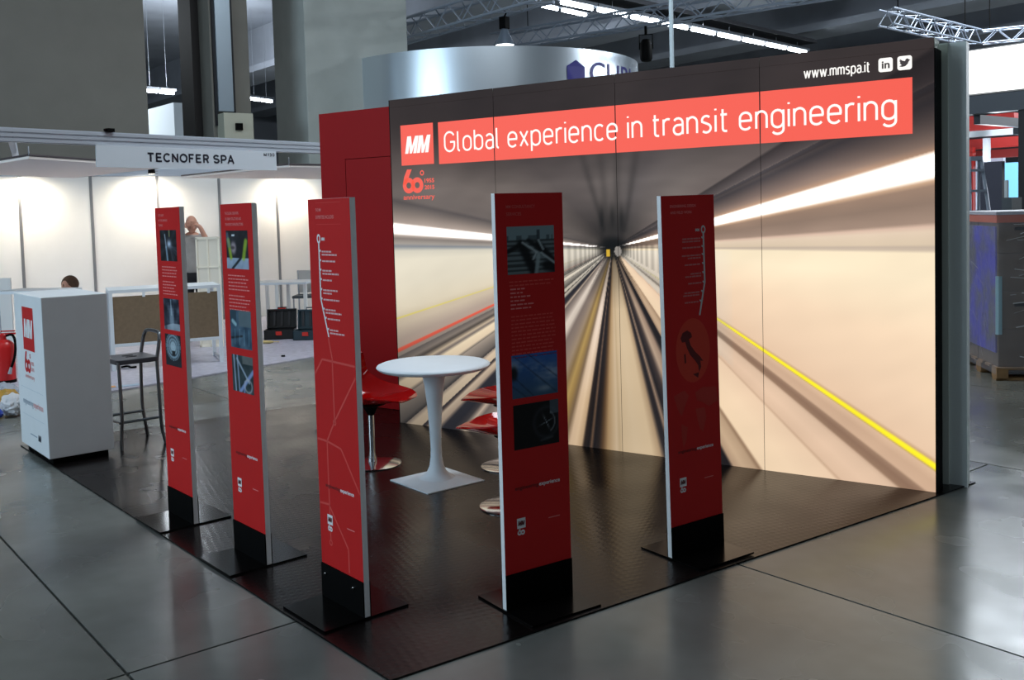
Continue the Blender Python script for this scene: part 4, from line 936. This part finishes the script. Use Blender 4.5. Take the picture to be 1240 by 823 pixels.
def bag(label, px, py, r, m, sq, seed):
    P = on_z(px, py); bm = bmesh.new(); bmesh.ops.create_icosphere(bm, subdivisions=4, radius=1.0)
    co = np.array([v.co[:] for v in bm.verts]); d = 1+0.16*np.abs(fbm(co[:, 0]+co[:, 2], co[:, 1]-co[:, 2], seed, 4, 0.8))-0.12*np.abs(fbm(co[:, 1]*1.5, co[:, 2]*1.5+co[:, 0], seed+1, 3, 1.0))
    for v, k, c in zip(bm.verts, d, co): v.co = Vector((c[0]*k*r, c[1]*k*r*0.8, max(-0.9*r*sq, c[2]*k*r*sq)))
    mz = min(v.co.z for v in bm.verts)
    for v in bm.verts: v.co.z -= mz
    me = bpy.data.meshes.new('bag'); bm.to_mesh(me); bm.free()
    tag(obj('plastic_bag', me, m, smooth=True, loc=(P[0], P[1], 0.012)), label, 'plastic bag')
bag('crumpled white plastic bag on the floor behind the counter', 18, 503, 0.13, mat('bag_white', (220, 222, 226), 0.3, trans=0.2), 0.72, 31)
bag('crumpled ochre plastic bag lying behind the white bag', 9, 496, 0.13, mat('bag_ochre', (180, 140, 60), 0.4), 0.7, 41)
bag('clear crumpled film heap behind the ochre bag', 6, 487, 0.15, mat('bag_clear', (196, 204, 214), 0.25, trans=0.4), 0.6, 51)
bag('small blue plastic bag beside the white bag', -2, 507, 0.05, mat('bag_blue', (40, 70, 170), 0.4), 0.7, 61)

# ------------------------------------------------------------------ people in the white stand
def skin_mesh(verts, edges, radii, root=0, sub=2):
    me = bpy.data.meshes.new('skin'); me.from_pydata(verts, edges, []); me.update()
    o = bpy.data.objects.new('skin', me); C.objects.link(o)
    md = o.modifiers.new('s', 'SKIN'); md.use_smooth_shade = True
    for i, r in enumerate(radii):
        sv = me.skin_vertices[0].data[i]; sv.radius = (r, r) if not isinstance(r, tuple) else r; sv.use_root = (i == root)
    ss = o.modifiers.new('u', 'SUBSURF'); ss.levels = sub; ss.render_levels = sub
    bpy.context.view_layer.update()
    out = bpy.data.meshes.new_from_object(o.evaluated_get(bpy.context.evaluated_depsgraph_get()))
    bpy.data.objects.remove(o); bpy.data.meshes.remove(me); return out
M_SKIN = mat('skin', (205, 152, 128), 0.55); M_SHIRT = mat('grey_shirt', (158, 152, 146), 0.85, var=0.06, scale=12, bump=0.3, bscale=18); M_TROU = mat('black_trousers', (22, 20, 24), 0.85)
def head_mesh(rx, ry, rz):
    bm = bmesh.new(); bmesh.ops.create_uvsphere(bm, u_segments=20, v_segments=14, radius=1.0)
    for v in bm.verts:
        x, y, z = v.co
        taper = 1-0.22*max(0, -z); v.co = Vector((x*rx*taper, y*ry*(1-0.10*max(0, -z)), z*rz))
        # brow, nose, chin towards -y
        if y < -0.5:
            v.co.y -= 0.020*math.exp(-((x/0.16)**2+((z+0.12)/0.22)**2)); v.co.y += 0.008*math.exp(-(((abs(x)-0.36)/0.14)**2+((z-0.08)/0.10)**2)); v.co.y -= 0.008*math.exp(-((x/0.3)**2+((z+0.72)/0.2)**2))
    me = bpy.data.meshes.new('head'); bm.to_mesh(me); bm.free(); return me
def join_meshes(name, parts):
    bm = bmesh.new()
    for me, M in parts:
        k = len(bm.verts); bm.from_mesh(me); bm.verts.ensure_lookup_table()
        for v in bm.verts[k:]: v.co = M @ v.co
    out = bpy.data.meshes.new(name); bm.to_mesh(out); bm.free(); return out
def person(label, loc, rotz, pose):
    t = thing('person', label, 'person', loc, rotz)
    if pose == 'stand':
        zs = 1.36
        V = [(0, 0, 0.93), (0, 0, 1.10), (0, 0, 1.30), (0, -0.01, 1.42), (0, -0.02, 1.50),
             (0.165, 0, 1.36), (0.20, -0.17, 1.36), (0.12, -0.215, 1.56), (0.05, -0.215, 1.60),
             (-0.17, 0, 1.37), (-0.33, -0.08, 1.46), (-0.15, -0.19, 1.57), (-0.06, -0.21, 1.59),
             (0.09, 0, 0.86), (0.10, -0.02, 0.47), (0.10, 0.02, 0.08), (0.11, -0.13, 0.03), (-0.09, 0, 0.86), (-0.10, -0.02, 0.47), (-0.10, 0.02, 0.08), (-0.11, -0.13, 0.03)]
        Ed = [(0, 1), (1, 2), (2, 3), (3, 4), (3, 5), (5, 6), (6, 7), (7, 8), (3, 9), (9, 10), (10, 11), (11, 12), (0, 13), (13, 14), (14, 15), (15, 16), (0, 17), (17, 18), (18, 19), (19, 20)]
        Rr = [(.06, .05), (.07, .06), (.11, .08), .07, .055, .06, .042, .03, .022, .06, .042, .03, .022, .06, .05, .04, .03, .06, .05, .04, .03]
        body = skin_mesh(V, Ed, Rr)
        hd = head_mesh(0.078, 0.098, 0.122); HM = Matrix.Translation((0, -0.045, 1.592)) @ Matrix.Rotation(math.radians(12), 4, 'X')
        fing = []
        for s_ in (1, -1):
            for k in range(4):
                z = 1.625-0.017*k; L = (0.075, 0.083, 0.078, 0.062)[k]
                x0 = s_*0.055; fing.append((skin_mesh([(x0, -0.190, z), (x0-s_*L*0.55, -0.182, z+0.006), (x0-s_*L, -0.166, z+0.008)], [(0, 1), (1, 2)], [.009, .008, .007], sub=1), Matrix()))
            fing.append((skin_mesh([(s_*0.085, -0.20, 1.575), (s_*0.06, -0.19, 1.552), (s_*0.04, -0.165, 1.545)], [(0, 1), (1, 2)], [.011, .010, .008], sub=1), Matrix()))
        ears = [(head_mesh(0.012, 0.02, 0.032), Matrix.Translation((s_*0.078, -0.03, 1.59))) for s_ in (1, -1)]
        obj('body', join_meshes('body', [(body, Matrix()), (hd, HM)]+fing+ears), M_SKIN, t, smooth=True)
        sv = [(0, 0, 0.84), (0, 0, 1.10), (0, 0, 1.30), (0, -0.005, 1.41), (0.165, 0, 1.37), (0.185, -0.09, 1.36), (-0.17, 0, 1.375), (-0.25, -0.05, 1.42)]
        obj('shirt', skin_mesh(sv, [(0, 1), (1, 2), (2, 3), (3, 4), (4, 5), (3, 6), (6, 7)], [(.175, .125), (.175, .13), (.175, .12), .085, .08, .066, .08, .066]), M_SHIRT, t, smooth=True)
        obj('collar', MB().tube([(0.075*math.cos(a), -0.015+0.07*math.sin(a), 1.44-0.03*(math.sin(a) < -0.5)) for a in np.linspace(0, 2*math.pi, 20, endpoint=False)], 0.014, 6, closed=True), M_SHIRT, t, smooth=True)
        tv = [(0, 0, 1.00), (0, 0, 0.88), (0.09, 0, 0.78), (0.10, -0.02, 0.47), (0.10, 0.02, 0.09), (-0.09, 0, 0.78), (-0.10, -0.02, 0.47), (-0.10, 0.02, 0.09)]
        obj('trousers', skin_mesh(tv, [(0, 1), (1, 2), (2, 3), (3, 4), (1, 5), (5, 6), (6, 7)], [(.168, .125), (.165, .12), .10, .075, .06, .10, .075, .06], root=1), M_TROU, t, smooth=True)
        obj('hair', join_meshes('hair', [(head_mesh(0.082, 0.060, 0.060), Matrix.Translation((0, 0.02, 1.575)))]), mat('grey_hair', (120, 104, 96), 0.8), t, smooth=True)
    else:
        V = [(0, 0.10, 0.22), (0, 0.06, 0.42), (0, 0.0, 0.62), (0, -0.02, 0.70), (0, -0.03, 0.76), (0.16, 0.0, 0.64), (0.22, -0.08, 0.42), (0.14, -0.28, 0.34), (-0.16, 0, 0.64), (-0.22, -0.08, 0.42), (-0.14, -0.28, 0.34), (0.10, 0.08, 0.20), (0.14, -0.28, 0.44), (0.13, -0.10, 0.06), (0.13, -0.24, 0.03), (-0.10, 0.08, 0.20), (-0.14, -0.28, 0.44), (-0.13, -0.10, 0.06), (-0.13, -0.24, 0.03)]
        Ed = [(0, 1), (1, 2), (2, 3), (3, 4), (2, 5), (5, 6), (6, 7), (2, 8), (8, 9), (9, 10), (0, 11), (11, 12), (12, 13), (13, 14), (0, 15), (15, 16), (16, 17), (17, 18)]
        Rr = [(.14, .11), (.15, .11), (.15, .1), .07, .055, .06, .045, .032, .06, .045, .032, .09, .06, .045, .03, .09, .06, .045, .03]
        hd = head_mesh(0.080, 0.10, 0.122); HM = Matrix.Translation((0, -0.05, 0.855)) @ Matrix.Rotation(math.radians(25), 4, 'X')
        obj('body', join_meshes('body', [(skin_mesh(V, Ed, Rr), Matrix()), (hd, HM)]), M_SKIN, t, smooth=True)
        sv = [(0, 0.10, 0.24), (0, 0.06, 0.42), (0, 0.0, 0.62), (0.16, 0.0, 0.64), (0.22, -0.08, 0.44), (-0.16, 0, 0.64), (-0.22, -0.08, 0.44)]
        obj('shirt', skin_mesh(sv, [(0, 1), (1, 2), (2, 3), (3, 4), (2, 5), (5, 6)], [(.16, .13), (.17, .13), (.17, .12), .08, .06, .08, .06]), M_TROU, t, smooth=True)
        obj('hair', join_meshes('hair', [(head_mesh(0.098, 0.115, 0.115), Matrix.Translation((0, -0.03, 0.888)))]), mat('brown_hair', (92, 66, 46), 0.8, var=0.2, scale=30), t, smooth=True)
    return t
mp = at_depth(232, 263, 13.5)
person('standing bald man in a grey shirt with both hands raised to his face', (mp[0], mp[1], 0.012), math.radians(48), 'stand')
kp = at_depth(87, 344, 12.4)
person('brown-haired person crouching behind the white desks, hair just showing', (kp[0], kp[1], 0.012), math.radians(20), 'crouch')

# ------------------------------------------------------------------ housings and rods for the added fill lamps
for k, (P_, S_, E_) in enumerate(ADDED_FILLS):
    t = thing('added_fill_lamp', 'added square fill lamp, unseen under the hall ceiling', 'lamp', P_, 0, 'added square fill lamps')
    h = S_/2+0.05
    obj('housing', MB().box(-h, h, -h, h, 0.02, 0.12), M_ALU, t)
    for a_, b_ in ((-1, -1), (1, 1)): obj('hanger', MB().tube([(a_*h*0.8, b_*h*0.8, 0.12), (a_*h*0.8, b_*h*0.8, 0.70)], 0.02, 6), M_ALU, t)

for P_, E_ in ADDED_POINTS:
    t = thing('added_point_lamp', 'added fill lamp on a drop rod, unseen under the hall ceiling', 'lamp', (P_[0], P_[1], P_[2]+0.36), 0, 'added fill lamps on drop rods')
    obj('cap', MB().lathe([(0.14, 0.0), (0.14, 0.06), (0.03, 0.16)], 16), M_ALU, t, smooth=True)
    obj('rod', MB().tube([(0, 0, 0.15), (0, 0, 9.6-P_[2]-0.36)], 0.02, 6), M_ALU, t)

# fluorescent rows under the far ceiling
def lamp_row(pts_px, z, n, label, grp, gap=0.18, emit=26.0):
    a = on_z(*pts_px[0], z); b = on_z(*pts_px[1], z); d = b-a; L = np.linalg.norm(d); ang = math.atan2(d[1], d[0]); seg_l = L/n
    tm = MB().tube([(gap*seg_l/2, 0, 0), (seg_l*(1-gap/2), 0, 0)], 0.055, 8).mesh('tube'); tm.materials.append(mat('tube_glow', (236, 246, 255), 0.5, emit=emit))
    hm = MB().box(0.02, seg_l-0.02, -0.11, 0.11, 0.06, 0.14).mesh('housing'); hm.materials.append(mat('lamp_housing', (90, 96, 104), 0.6))
    for k in range(n):
        P = a+d*k/n; t = thing('fluorescent_lamp', label, 'lamp', P, ang, grp)
        for nm, me in (('tube', tm), ('housing', hm)):
            o = bpy.data.objects.new(nm, me); C.objects.link(o); o.parent = t
        obj('drop_rod', MB().tube([(seg_l/2, 0, 0.13), (seg_l/2, 0, (0.302 if n > 4 else 9.6-z))], 0.006, 5), M_ALU, t)
lamp_row(((676, 2), (978, 64)), 7.0, 9, 'lit fluorescent tube in the row hung above the tunnel wall', 'fluorescent tubes above the tunnel wall')
lamp_row(((560, -14), (712, 19)), 8.2, 4, 'lit fluorescent tube of the higher row crossing the first truss', 'higher row of fluorescent tubes', emit=20)
lamp_row(((171, 109), (212, 113)), 6.2, 2, 'lit fluorescent tube seen between the broad pillar and the duct pillar', 'tubes beside the duct pillar', emit=8)
lamp_row(((300, 119), (330, 123)), 6.2, 2, 'lit fluorescent tube seen between the duct pillar and the pale pillar', 'tubes beside the pale pillar', emit=8)
tray0, tray1 = on_z(676, 2, 7.0), on_z(978, 64, 7.0); tray0[2] = tray1[2] = 7.302
d = tray1-tray0; tr = tag(obj('cable_tray', MB().box(0, np.linalg.norm(d), -0.35, 0.35, 0.0, 0.12), mat('dark_tray', (44, 46, 52), 0.7), loc=tray0, rotz=math.atan2(d[1], d[0])),
    'dark cable tray above the row of fluorescent tubes', 'cable tray')

# ------------------------------------------------------------------ lighting trusses
M_TRUSS = mat('truss_alu', (140, 150, 164), 0.4, metal=0.3)
def truss(label, pa, pb, z, s, drops=()):
    a = on_z(*pa, z); b = on_z(*pb, z); d = b-a; L = float(np.linalg.norm(d)); ang = math.atan2(d[1], d[0])
    t = thing('lighting_truss', label, 'truss', a, ang)
    r = s*0.075; h = s/2
    cm = MB().tube([(0, 0, 0), (L, 0, 0)], r, 8).mesh('chord'); cm.materials.append(M_TRUSS)
    for y in (-h, h):
        for zz in (0, s):
            o = bpy.data.objects.new('chord', cm); C.objects.link(o); o.parent = t; o.location = (0, y, zz)
    nb = max(2, int(round(L/(s*1.1)))); st = L/nb
    bv = [MB().tube([(0, 0, 0), (st, 0, s)], r*0.5, 6).mesh('brace'), MB().tube([(0, 0, s), (st, 0, 0)], r*0.5, 6).mesh('brace'),
          MB().tube([(0, -h, 0), (st, h, 0)], r*0.5, 6).mesh('brace'), MB().tube([(0, h, 0), (st, -h, 0)], r*0.5, 6).mesh('brace')]
    for me in bv: me.materials.append(M_TRUSS)
    for k in range(nb):
        for y in (-h, h):
            o = bpy.data.objects.new('brace', bv[k % 2]); C.objects.link(o); o.parent = t; o.location = (k*st, y, 0)
        for zz in (0, s):
            o = bpy.data.objects.new('brace', bv[2+k % 2]); C.objects.link(o); o.parent = t; o.location = (k*st, 0, zz)
    for fr in (0.12, 0.88):
        obj('suspension_cable', MB().tube([(L*fr, 0, s), (L*fr, 0, 7.69-z)], 0.012, 5), M_BLACK, t)
    return t, L
TR1 = truss('aluminium truss crossing beside the pale concrete pillar', (455, 60), (660, 1), 5.35, 0.40)
TR2 = truss('long aluminium truss passing over the silver ring sign', (600, 60.5), (1010, -4), 5.5, 0.36)
truss('short aluminium truss hanging above the end of the tunnel wall', (1073, 30), (1180, 54), 5.0, 0.30)
truss('aluminium truss over the white glowing banner', (1190, 53), (1262, 46), 5.0, 0.27)
# hanging lamps
def under_truss(TR, px):
    o = TR[0]; P = on_plane(px, 40, o.location, o.rotation_euler.z); return np.array([P[0], P[1], o.location.z])
P = under_truss(TR1, 611)+np.array([0, 0, -0.60])
hl = thing('hanging_lamp', 'lit bell lamp hanging from the truss over the silver ring', 'lamp', P, 0)
obj('shade', MB().lathe([(0.06, 0.30), (0.09, 0.22), (0.16, 0.06), (0.18, 0.0), (0.17, 0.0), (0.15, 0.06), (0.07, 0.20)], 24), mat('lamp_shade', (120, 132, 146), 0.3, metal=0.6), hl, smooth=True)
obj('bulb', MB().lathe([(0.0, -0.02), (0.13, -0.012), (0.165, 0.002), (0.165, 0.03), (0.0, 0.05)], 24), mat('bell_glow', (244, 250, 255), 0.5, emit=7.0), hl)
obj('gear_box', MB().box(-0.07, 0.07, -0.07, 0.07, 0.30, 0.52), M_BLACK, hl)
obj('hook', MB().tube(smooth_curve([(0, 0, 0.52), (0.05, 0, 0.60), (0, 0, 0.62)], 4), 0.015, 6), M_BLACK, hl)
P = under_truss(TR2, 782)+np.array([0, 0, -0.735])
sp = thing('stage_spotlight', 'black stage spotlight hanging from the long truss', 'spotlight', P, 0.4)
obj('body', MB().lathe([(0.10, 0.0), (0.13, 0.05), (0.13, 0.38), (0.08, 0.46)], 18), M_BLACK, sp, smooth=True)
obj('bracket', MB().tube([(-0.14, 0, 0.25), (-0.14, 0, 0.56), (0.14, 0, 0.56), (0.14, 0, 0.25)], 0.015, 6), M_BLACK, sp)
obj('clamp', MB().tube([(0, 0, 0.56), (0, 0, 0.74)], 0.03, 8), M_BLACK, sp)
P = at_depth(814, 90, 15.0)
tag(obj('hanging_pole', MB().tube([(0, 0, 0.0), (0, 0, 9.6-P[2])], 0.035, 8), mat('pole_pale', (190, 206, 214), 0.4), loc=P), 'thin pale pole running up to the ceiling behind the tunnel wall', 'pole')

# ------------------------------------------------------------------ silver ring sign
RC = at_depth(590, 100, 21.0); RR = 3.2
rs = thing('ring_sign', 'brushed silver ring sign with a dark blue hexagon and letters', 'sign', (RC[0], RC[1], 0), 0)
def brushed():
    m = bpy.data.materials.new('brushed_silver'); m.use_nodes = True; N = m.node_tree.nodes; L = m.node_tree.links; b = N['Principled BSDF']
    b.inputs['Metallic'].default_value = 0.85; b.inputs['Roughness'].default_value = 0.32; b.inputs['Base Color'].default_value = (*lin((206, 216, 224)), 1)
    return m
n = 72; vs = []; fs = []
for k in range(n):
    a = 2*math.pi*k/n
    for r, z in ((RR, 3.2), (RR, 4.66), (RR-0.06, 4.66), (RR-0.06, 3.2)): vs.append((r*math.cos(a), r*math.sin(a), z))
for k in range(n):
    j = (k+1) % n
    for q_ in range(4): fs.append((k*4+q_, j*4+q_, j*4+(q_+1) % 4, k*4+(q_+1) % 4))
obj('band', MB().add(vs, fs), brushed(), rs, smooth=True)
toc = math.atan2(CAM[1]-RC[1], CAM[0]-RC[0])
M_NAVY = mat('navy_vinyl', (34, 30, 120), 0.4)
def on_ring(me_co, x_ang0):
    out = []
    for x, y, z in me_co:
        a = toc+x_ang0+x/RR; out.append(((RR+0.008)*math.cos(a), (RR+0.008)*math.sin(a), z))
    return np.array(out)
me, co = text_mesh('CUBI', 0.60, 0.0); co2 = on_ring(co*np.array([1.15, 1, 1])+np.array([0, 0, 4.02]), 0.64)
me.vertices.foreach_set('co', co2.ravel()); me.update(); obj('sign_lettering', me, M_NAVY, rs)
hx = [(0.235*math.cos(math.radians(90+60*k)), 0, 4.20+0.24*math.sin(math.radians(90+60*k))) for k in range(6)]
obj('sign_hexagon', MB().add(on_ring(hx, 0.545).tolist(), [(0, 1, 2, 3, 4, 5)]), M_NAVY, rs)
for k in range(6):
    a = toc+0.5+k*math.pi/3
    obj('strut', MB().tube([(RR*0.98*math.cos(a), RR*0.98*math.sin(a), 0.0), (RR*0.98*math.cos(a), RR*0.98*math.sin(a), 4.66)], 0.04, 8), M_ALU, rs)

# ------------------------------------------------------------------ stand at the right: banner, canopy, wares
def px_box(name, x0, x1, y0, y1, depth, th, m, parent=None, ang=A_DIR, floor_to=False, bevel=0.0):
    c = at_depth((x0+x1)/2, (y0+y1)/2, depth); a = on_plane(x0, y1, c, ang); b = on_plane(x1, y0, c, ang)
    L = float(np.linalg.norm((b-a)[:2])); z0 = 0.0 if floor_to else a[2]; z1 = b[2]
    o = obj(name, MB().box(0, L, 0, th, 0, z1-z0), m, parent, bevel=bevel); o.location = (a[0], a[1], z0); o.rotation_euler = (0, 0, ang)
    return o
lbn = thing('light_banner', 'large blank white glowing banner over the neighbouring canopy', 'banner', (0, 0, 0))
c = at_depth(1205, 85, 14.5); a = on_plane(1150, 117, c, A_DIR); L = 3.4; z0 = on_plane(1171, 116, c, A_DIR)[2]; z1 = on_plane(1171, 60.8, c, A_DIR)[2]
lbn.location = (a[0], a[1], 0); lbn.rotation_euler = (0, 0, A_DIR)
obj('box', MB().box(0, L, 0.02, 0.30, z0, z1), mat('banner_box', (150, 150, 150), 0.6), lbn)
obj('light_face', MB().box(0.01, L-0.01, 0.0, 0.02, z0+0.02, z1-0.02), mat('banner_glow', (255, 254, 250), 0.6, emit=1.4), lbn)
cn = thing('canopy_frame', 'dark steel canopy frame on black posts under the white banner', 'canopy', (a[0], a[1], 0), A_DIR)
M_CAN = mat('canopy_steel', (70, 76, 84), 0.5); M_POSTB = mat('black_post', (18, 18, 22), 0.5)
obj('front_beam', MB().box(0.0, L, 0.0, 0.25, z0-0.28, z0-0.01), M_CAN, cn)
obj('rear_beam', MB().box(0.0, L, 2.2, 2.4, z0-0.50, z0-0.30), M_CAN, cn)
for x in np.linspace(0.3, L-0.2, 5): obj('rafter', MB().box(x-0.05, x+0.05, 0.25, 2.2, z0-0.42, z0-0.28), M_CAN, cn)
def cx_of(px, y=0.1):
    P = on_plane(px, 200, a, A_DIR); return float((P[:2]-a[:2]) @ v2(A_DIR)[:2])
for px_, y_ in ((1238, 0.1), (1146, 0.1)): obj('post', MB().box(cx_of(px_)-0.07, cx_of(px_)+0.07, y_-0.07, y_+0.07, 0, z0-0.28), M_POSTB, cn)
obj('post', MB().box(cx_of(1219)-0.04, cx_of(1219)+0.04, 2.26, 2.34, 0, z0-0.5), M_POSTB, cn)
# red and white booth behind
bt = thing('red_booth', 'red and white booth structure seen under the dark canopy', 'booth', (0, 0, 0))
M_BRED = mat('booth_red', (206, 52, 46), 0.5); M_BRED2 = mat('booth_red_shaded', (150, 44, 40), 0.6)
px_box('upper_panel', 1150, 1228, 136, 160, 19.0, 0.3, M_BRED, bt)
px_box('white_band', 1150, 1250, 153, 168, 18.4, 0.15, mat('booth_white', (236, 240, 244), 0.5), bt)
px_box('lower_panel', 1150, 1240, 164, 182, 19.0, 0.3, M_BRED, bt)
px_box('shaded_panel', 1150, 1252, 178, 194, 19.2, 0.3, M_BRED2, bt)  # shaded lower part of the red front, its shade put into the colour
px_box('red_post', 1174, 1178, 178, 260, 19.0, 0.12, M_BRED, bt, floor_to=True)
px_box('grey_post', 1190, 1196, 167, 260, 18.0, 0.12, mat('booth_grey', (170, 174, 180), 0.5), bt, floor_to=True)
px_box('wall_panel', 1150, 1215, 188, 262, 20.5, 0.1, mat('booth_wall', (206, 214, 232), 0.6), bt, floor_to=True)
px_box('screen', 1215, 1237, 196, 262, 18.8, 0.1, mat('cyan_screen', (120, 190, 226), 0.5, emit=0.9), bt, floor_to=True)
bl = bpy.data.lights.new('booth_lamp_light', 'POINT'); bl.energy = 70; bl.shadow_soft_size = 0.1; bl.color = (0.85, 0.92, 1.0)
blo = bpy.data.objects.new('booth_lamp_light', bl); C.objects.link(blo); blo.parent = bt; blo.location = at_depth(1204, 205, 17.4)
px_box('base', 1150, 1255, 262, 300, 19.4, 0.6, M_SHWALL, bt, floor_to=True)
tag(px_box('display_board', 1187, 1213.5, 195, 262, 13.2, 0.08, mat('dark_board', (58, 60, 74), 0.6), floor_to=True), 'dark grey upright board standing beyond the wrapped pallet', 'board')
tag(px_box('storage_box', 1213, 1225, 239, 262, 12.6, 0.3, mat('grey_box', (70, 78, 84), 0.6), floor_to=True), 'dark grey box beside the upright board beyond the pallet', 'box')
px_p = px_box('info_stand', 1216, 1219.5, 218, 262, 12.9, 0.05, mat('pale_post', (176, 186, 192), 0.5), floor_to=True); tag(px_p, 'narrow pale post beside the dark upright board', 'post')
# step ladder
P = at_depth(1181, 230, 12.0); base = np.array([P[0], P[1], 0.0])
ld = thing('step_ladder', 'aluminium step ladder beyond the wrapped pallet', 'ladder', base, YAW)
for s_ in (-1, 1):
    obj('rail', MB().tube([(s_*0.22, -0.34, 0), (s_*0.07, 0.0, 2.16)], 0.022, 6), M_TRUSS, ld); obj('rail', MB().tube([(s_*0.24, 0.46, 0), (s_*0.07, 0.05, 2.14)], 0.018, 6), M_TRUSS, ld)
for k in range(8):
    z = 0.25+0.25*k; f = z/2.16; hw = 0.22-0.15*f; y = -0.34+0.34*f
    obj('tread', MB().box(-hw, hw, y-0.04, y+0.04, z-0.015, z+0.015), M_TRUSS, ld)
obj('top_cap', MB().box(-0.07, 0.07, -0.04, 0.10, 2.12, 2.17), M_TRUSS, ld)

# ------------------------------------------------------------------ wrapped pallet
PC = on_z(1207, 461); PA1 = math.radians(26)
pal = thing('wrapped_pallet', 'film-wrapped stack of brown cartons on a wooden pallet', 'pallet', (PC[0], PC[1], 0), PA1)
M_WOOD = mat('pallet_wood', (150, 118, 82), 0.8, var=0.2, scale=8)
M_CARD = mat('brown_carton', (112, 96, 80), 0.8, var=0.08, scale=6)
M_FILM = mat('stretch_film', (206, 210, 224), 0.18, trans=0.0, alpha=0.20, spec=0.9, bump=0.9, bscale=9)
for x in (0.0, 0.36, 0.70):
    for y in (0.0, 0.45, 0.98): obj('block', MB().box(x, x+0.10, y, y+0.14, 0.02, 0.10), M_WOOD, pal)
for y in (0.0, 0.45, 0.98): obj('runner', MB().box(0, 0.80, y+0.02, y+0.12, 0.0, 0.02), M_WOOD, pal)
for k in range(6): obj('deck_board', MB().box(0.0, 0.80, k*0.205, k*0.205+0.13, 0.10, 0.122), M_WOOD, pal)
for r in range(4):
    for c_ in range(2):
        for dd in range(2):
            cc = obj('carton', MB().box(0.02+c_*0.385, 0.40+c_*0.385, 0.03+dd*0.57, 0.58+dd*0.57, 0.123+r*0.345, 0.466+r*0.345), M_CARD, pal, bevel=0.004)
            if c_ == 0 and dd == 0 and r in (1, 3): obj('hand_hole', MB().box(0.16, 0.26, 0.024, 0.031, 0.33+r*0.345, 0.36+r*0.345), M_BLACK, cc)
obj('orange_strap', MB().box(0.005, 0.80, 0.015, 1.175, 1.435, 1.505), mat('orange_strap', (206, 92, 40), 0.5), pal)
obj('top_sheet', MB().box(0.0, 0.805, 0.01, 1.18, 1.506, 1.535), mat('top_film', (176, 176, 186), 0.35, bump=0.6, bscale=30), pal)
def film_sheet():
    m = mat('blue_film', (78, 74, 196), 0.28, bump=0.8, bscale=14); nt = m.node_tree; N = nt.nodes; L = nt.links
    n_ = N.new('ShaderNodeTexNoise'); n_.inputs['Scale'].default_value = 3.2; n_.inputs['Detail'].default_value = 6
    r_ = N.new('ShaderNodeValToRGB'); e_ = r_.color_ramp.elements; e_[0].position = 0.36; e_[0].color = (*lin((96, 96, 108)), 1); e_[1].position = 0.58; e_[1].color = (*lin((74, 66, 200)), 1)
    tcn = N.new('ShaderNodeTexCoord'); L.new(tcn.outputs['Object'], n_.inputs['Vector']); L.new(n_.outputs['Fac'], r_.inputs[0]); L.new(r_.outputs[0], N['Principled BSDF'].inputs['Base Color'])
    return m
obj('blue_film', MB().box(0.004, 0.018, 0.05, 1.16, 0.25, 1.40), film_sheet(), pal)
obj('light_blue_film', MB().prism([(0.006, 0.06), (0.002, 0.03), (0.02, 0.012), (0.05, 0.014), (0.05, 0.03)], 0.42, 0.95), mat('light_blue_film', (150, 200, 214), 0.3), pal)
mb = MB()  # pale ribbons put white glints of reflected light along the film wrinkles
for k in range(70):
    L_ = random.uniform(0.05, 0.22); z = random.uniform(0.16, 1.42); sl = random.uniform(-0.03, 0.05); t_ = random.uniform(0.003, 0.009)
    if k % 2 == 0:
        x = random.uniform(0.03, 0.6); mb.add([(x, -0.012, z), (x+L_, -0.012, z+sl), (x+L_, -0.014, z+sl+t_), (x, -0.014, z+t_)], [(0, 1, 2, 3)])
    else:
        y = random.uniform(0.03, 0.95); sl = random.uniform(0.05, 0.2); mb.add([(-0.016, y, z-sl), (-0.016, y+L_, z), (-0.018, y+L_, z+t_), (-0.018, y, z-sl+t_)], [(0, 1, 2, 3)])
o = obj('film_glint', mb, mat('film_glint', (226, 228, 234), 0.2), pal); o['kind'] = 'stuff'
def wrap():
    mb = MB(); nz = 24; ring_ = round_rect(-0.008, 0.812, 0.0, 1.19, 0.05, 4); m = len(ring_); vs = []
    rr = np.random.default_rng(4)
    for k in range(nz+1):
        for (x, y) in ring_:
            j = 0.006*rr.standard_normal(); vs.append((x+(x-0.4)*j, y+(y-0.6)*j, 0.06+1.46*k/nz))
    return mb.add(vs, [(k*m+i, k*m+(i+1) % m, (k+1)*m+(i+1) % m, (k+1)*m+i) for k in range(nz) for i in range(m)])
obj('stretch_film', wrap(), M_FILM, pal, smooth=True)

# distant white booths between the pillars
tag(px_box('distant_booth', 176, 210, 124, 175, 31.0, 1.5, mat('distant_white', (214, 222, 228), 0.6), floor_to=True), 'white booth block far behind, between the broad and the duct pillar', 'booth')
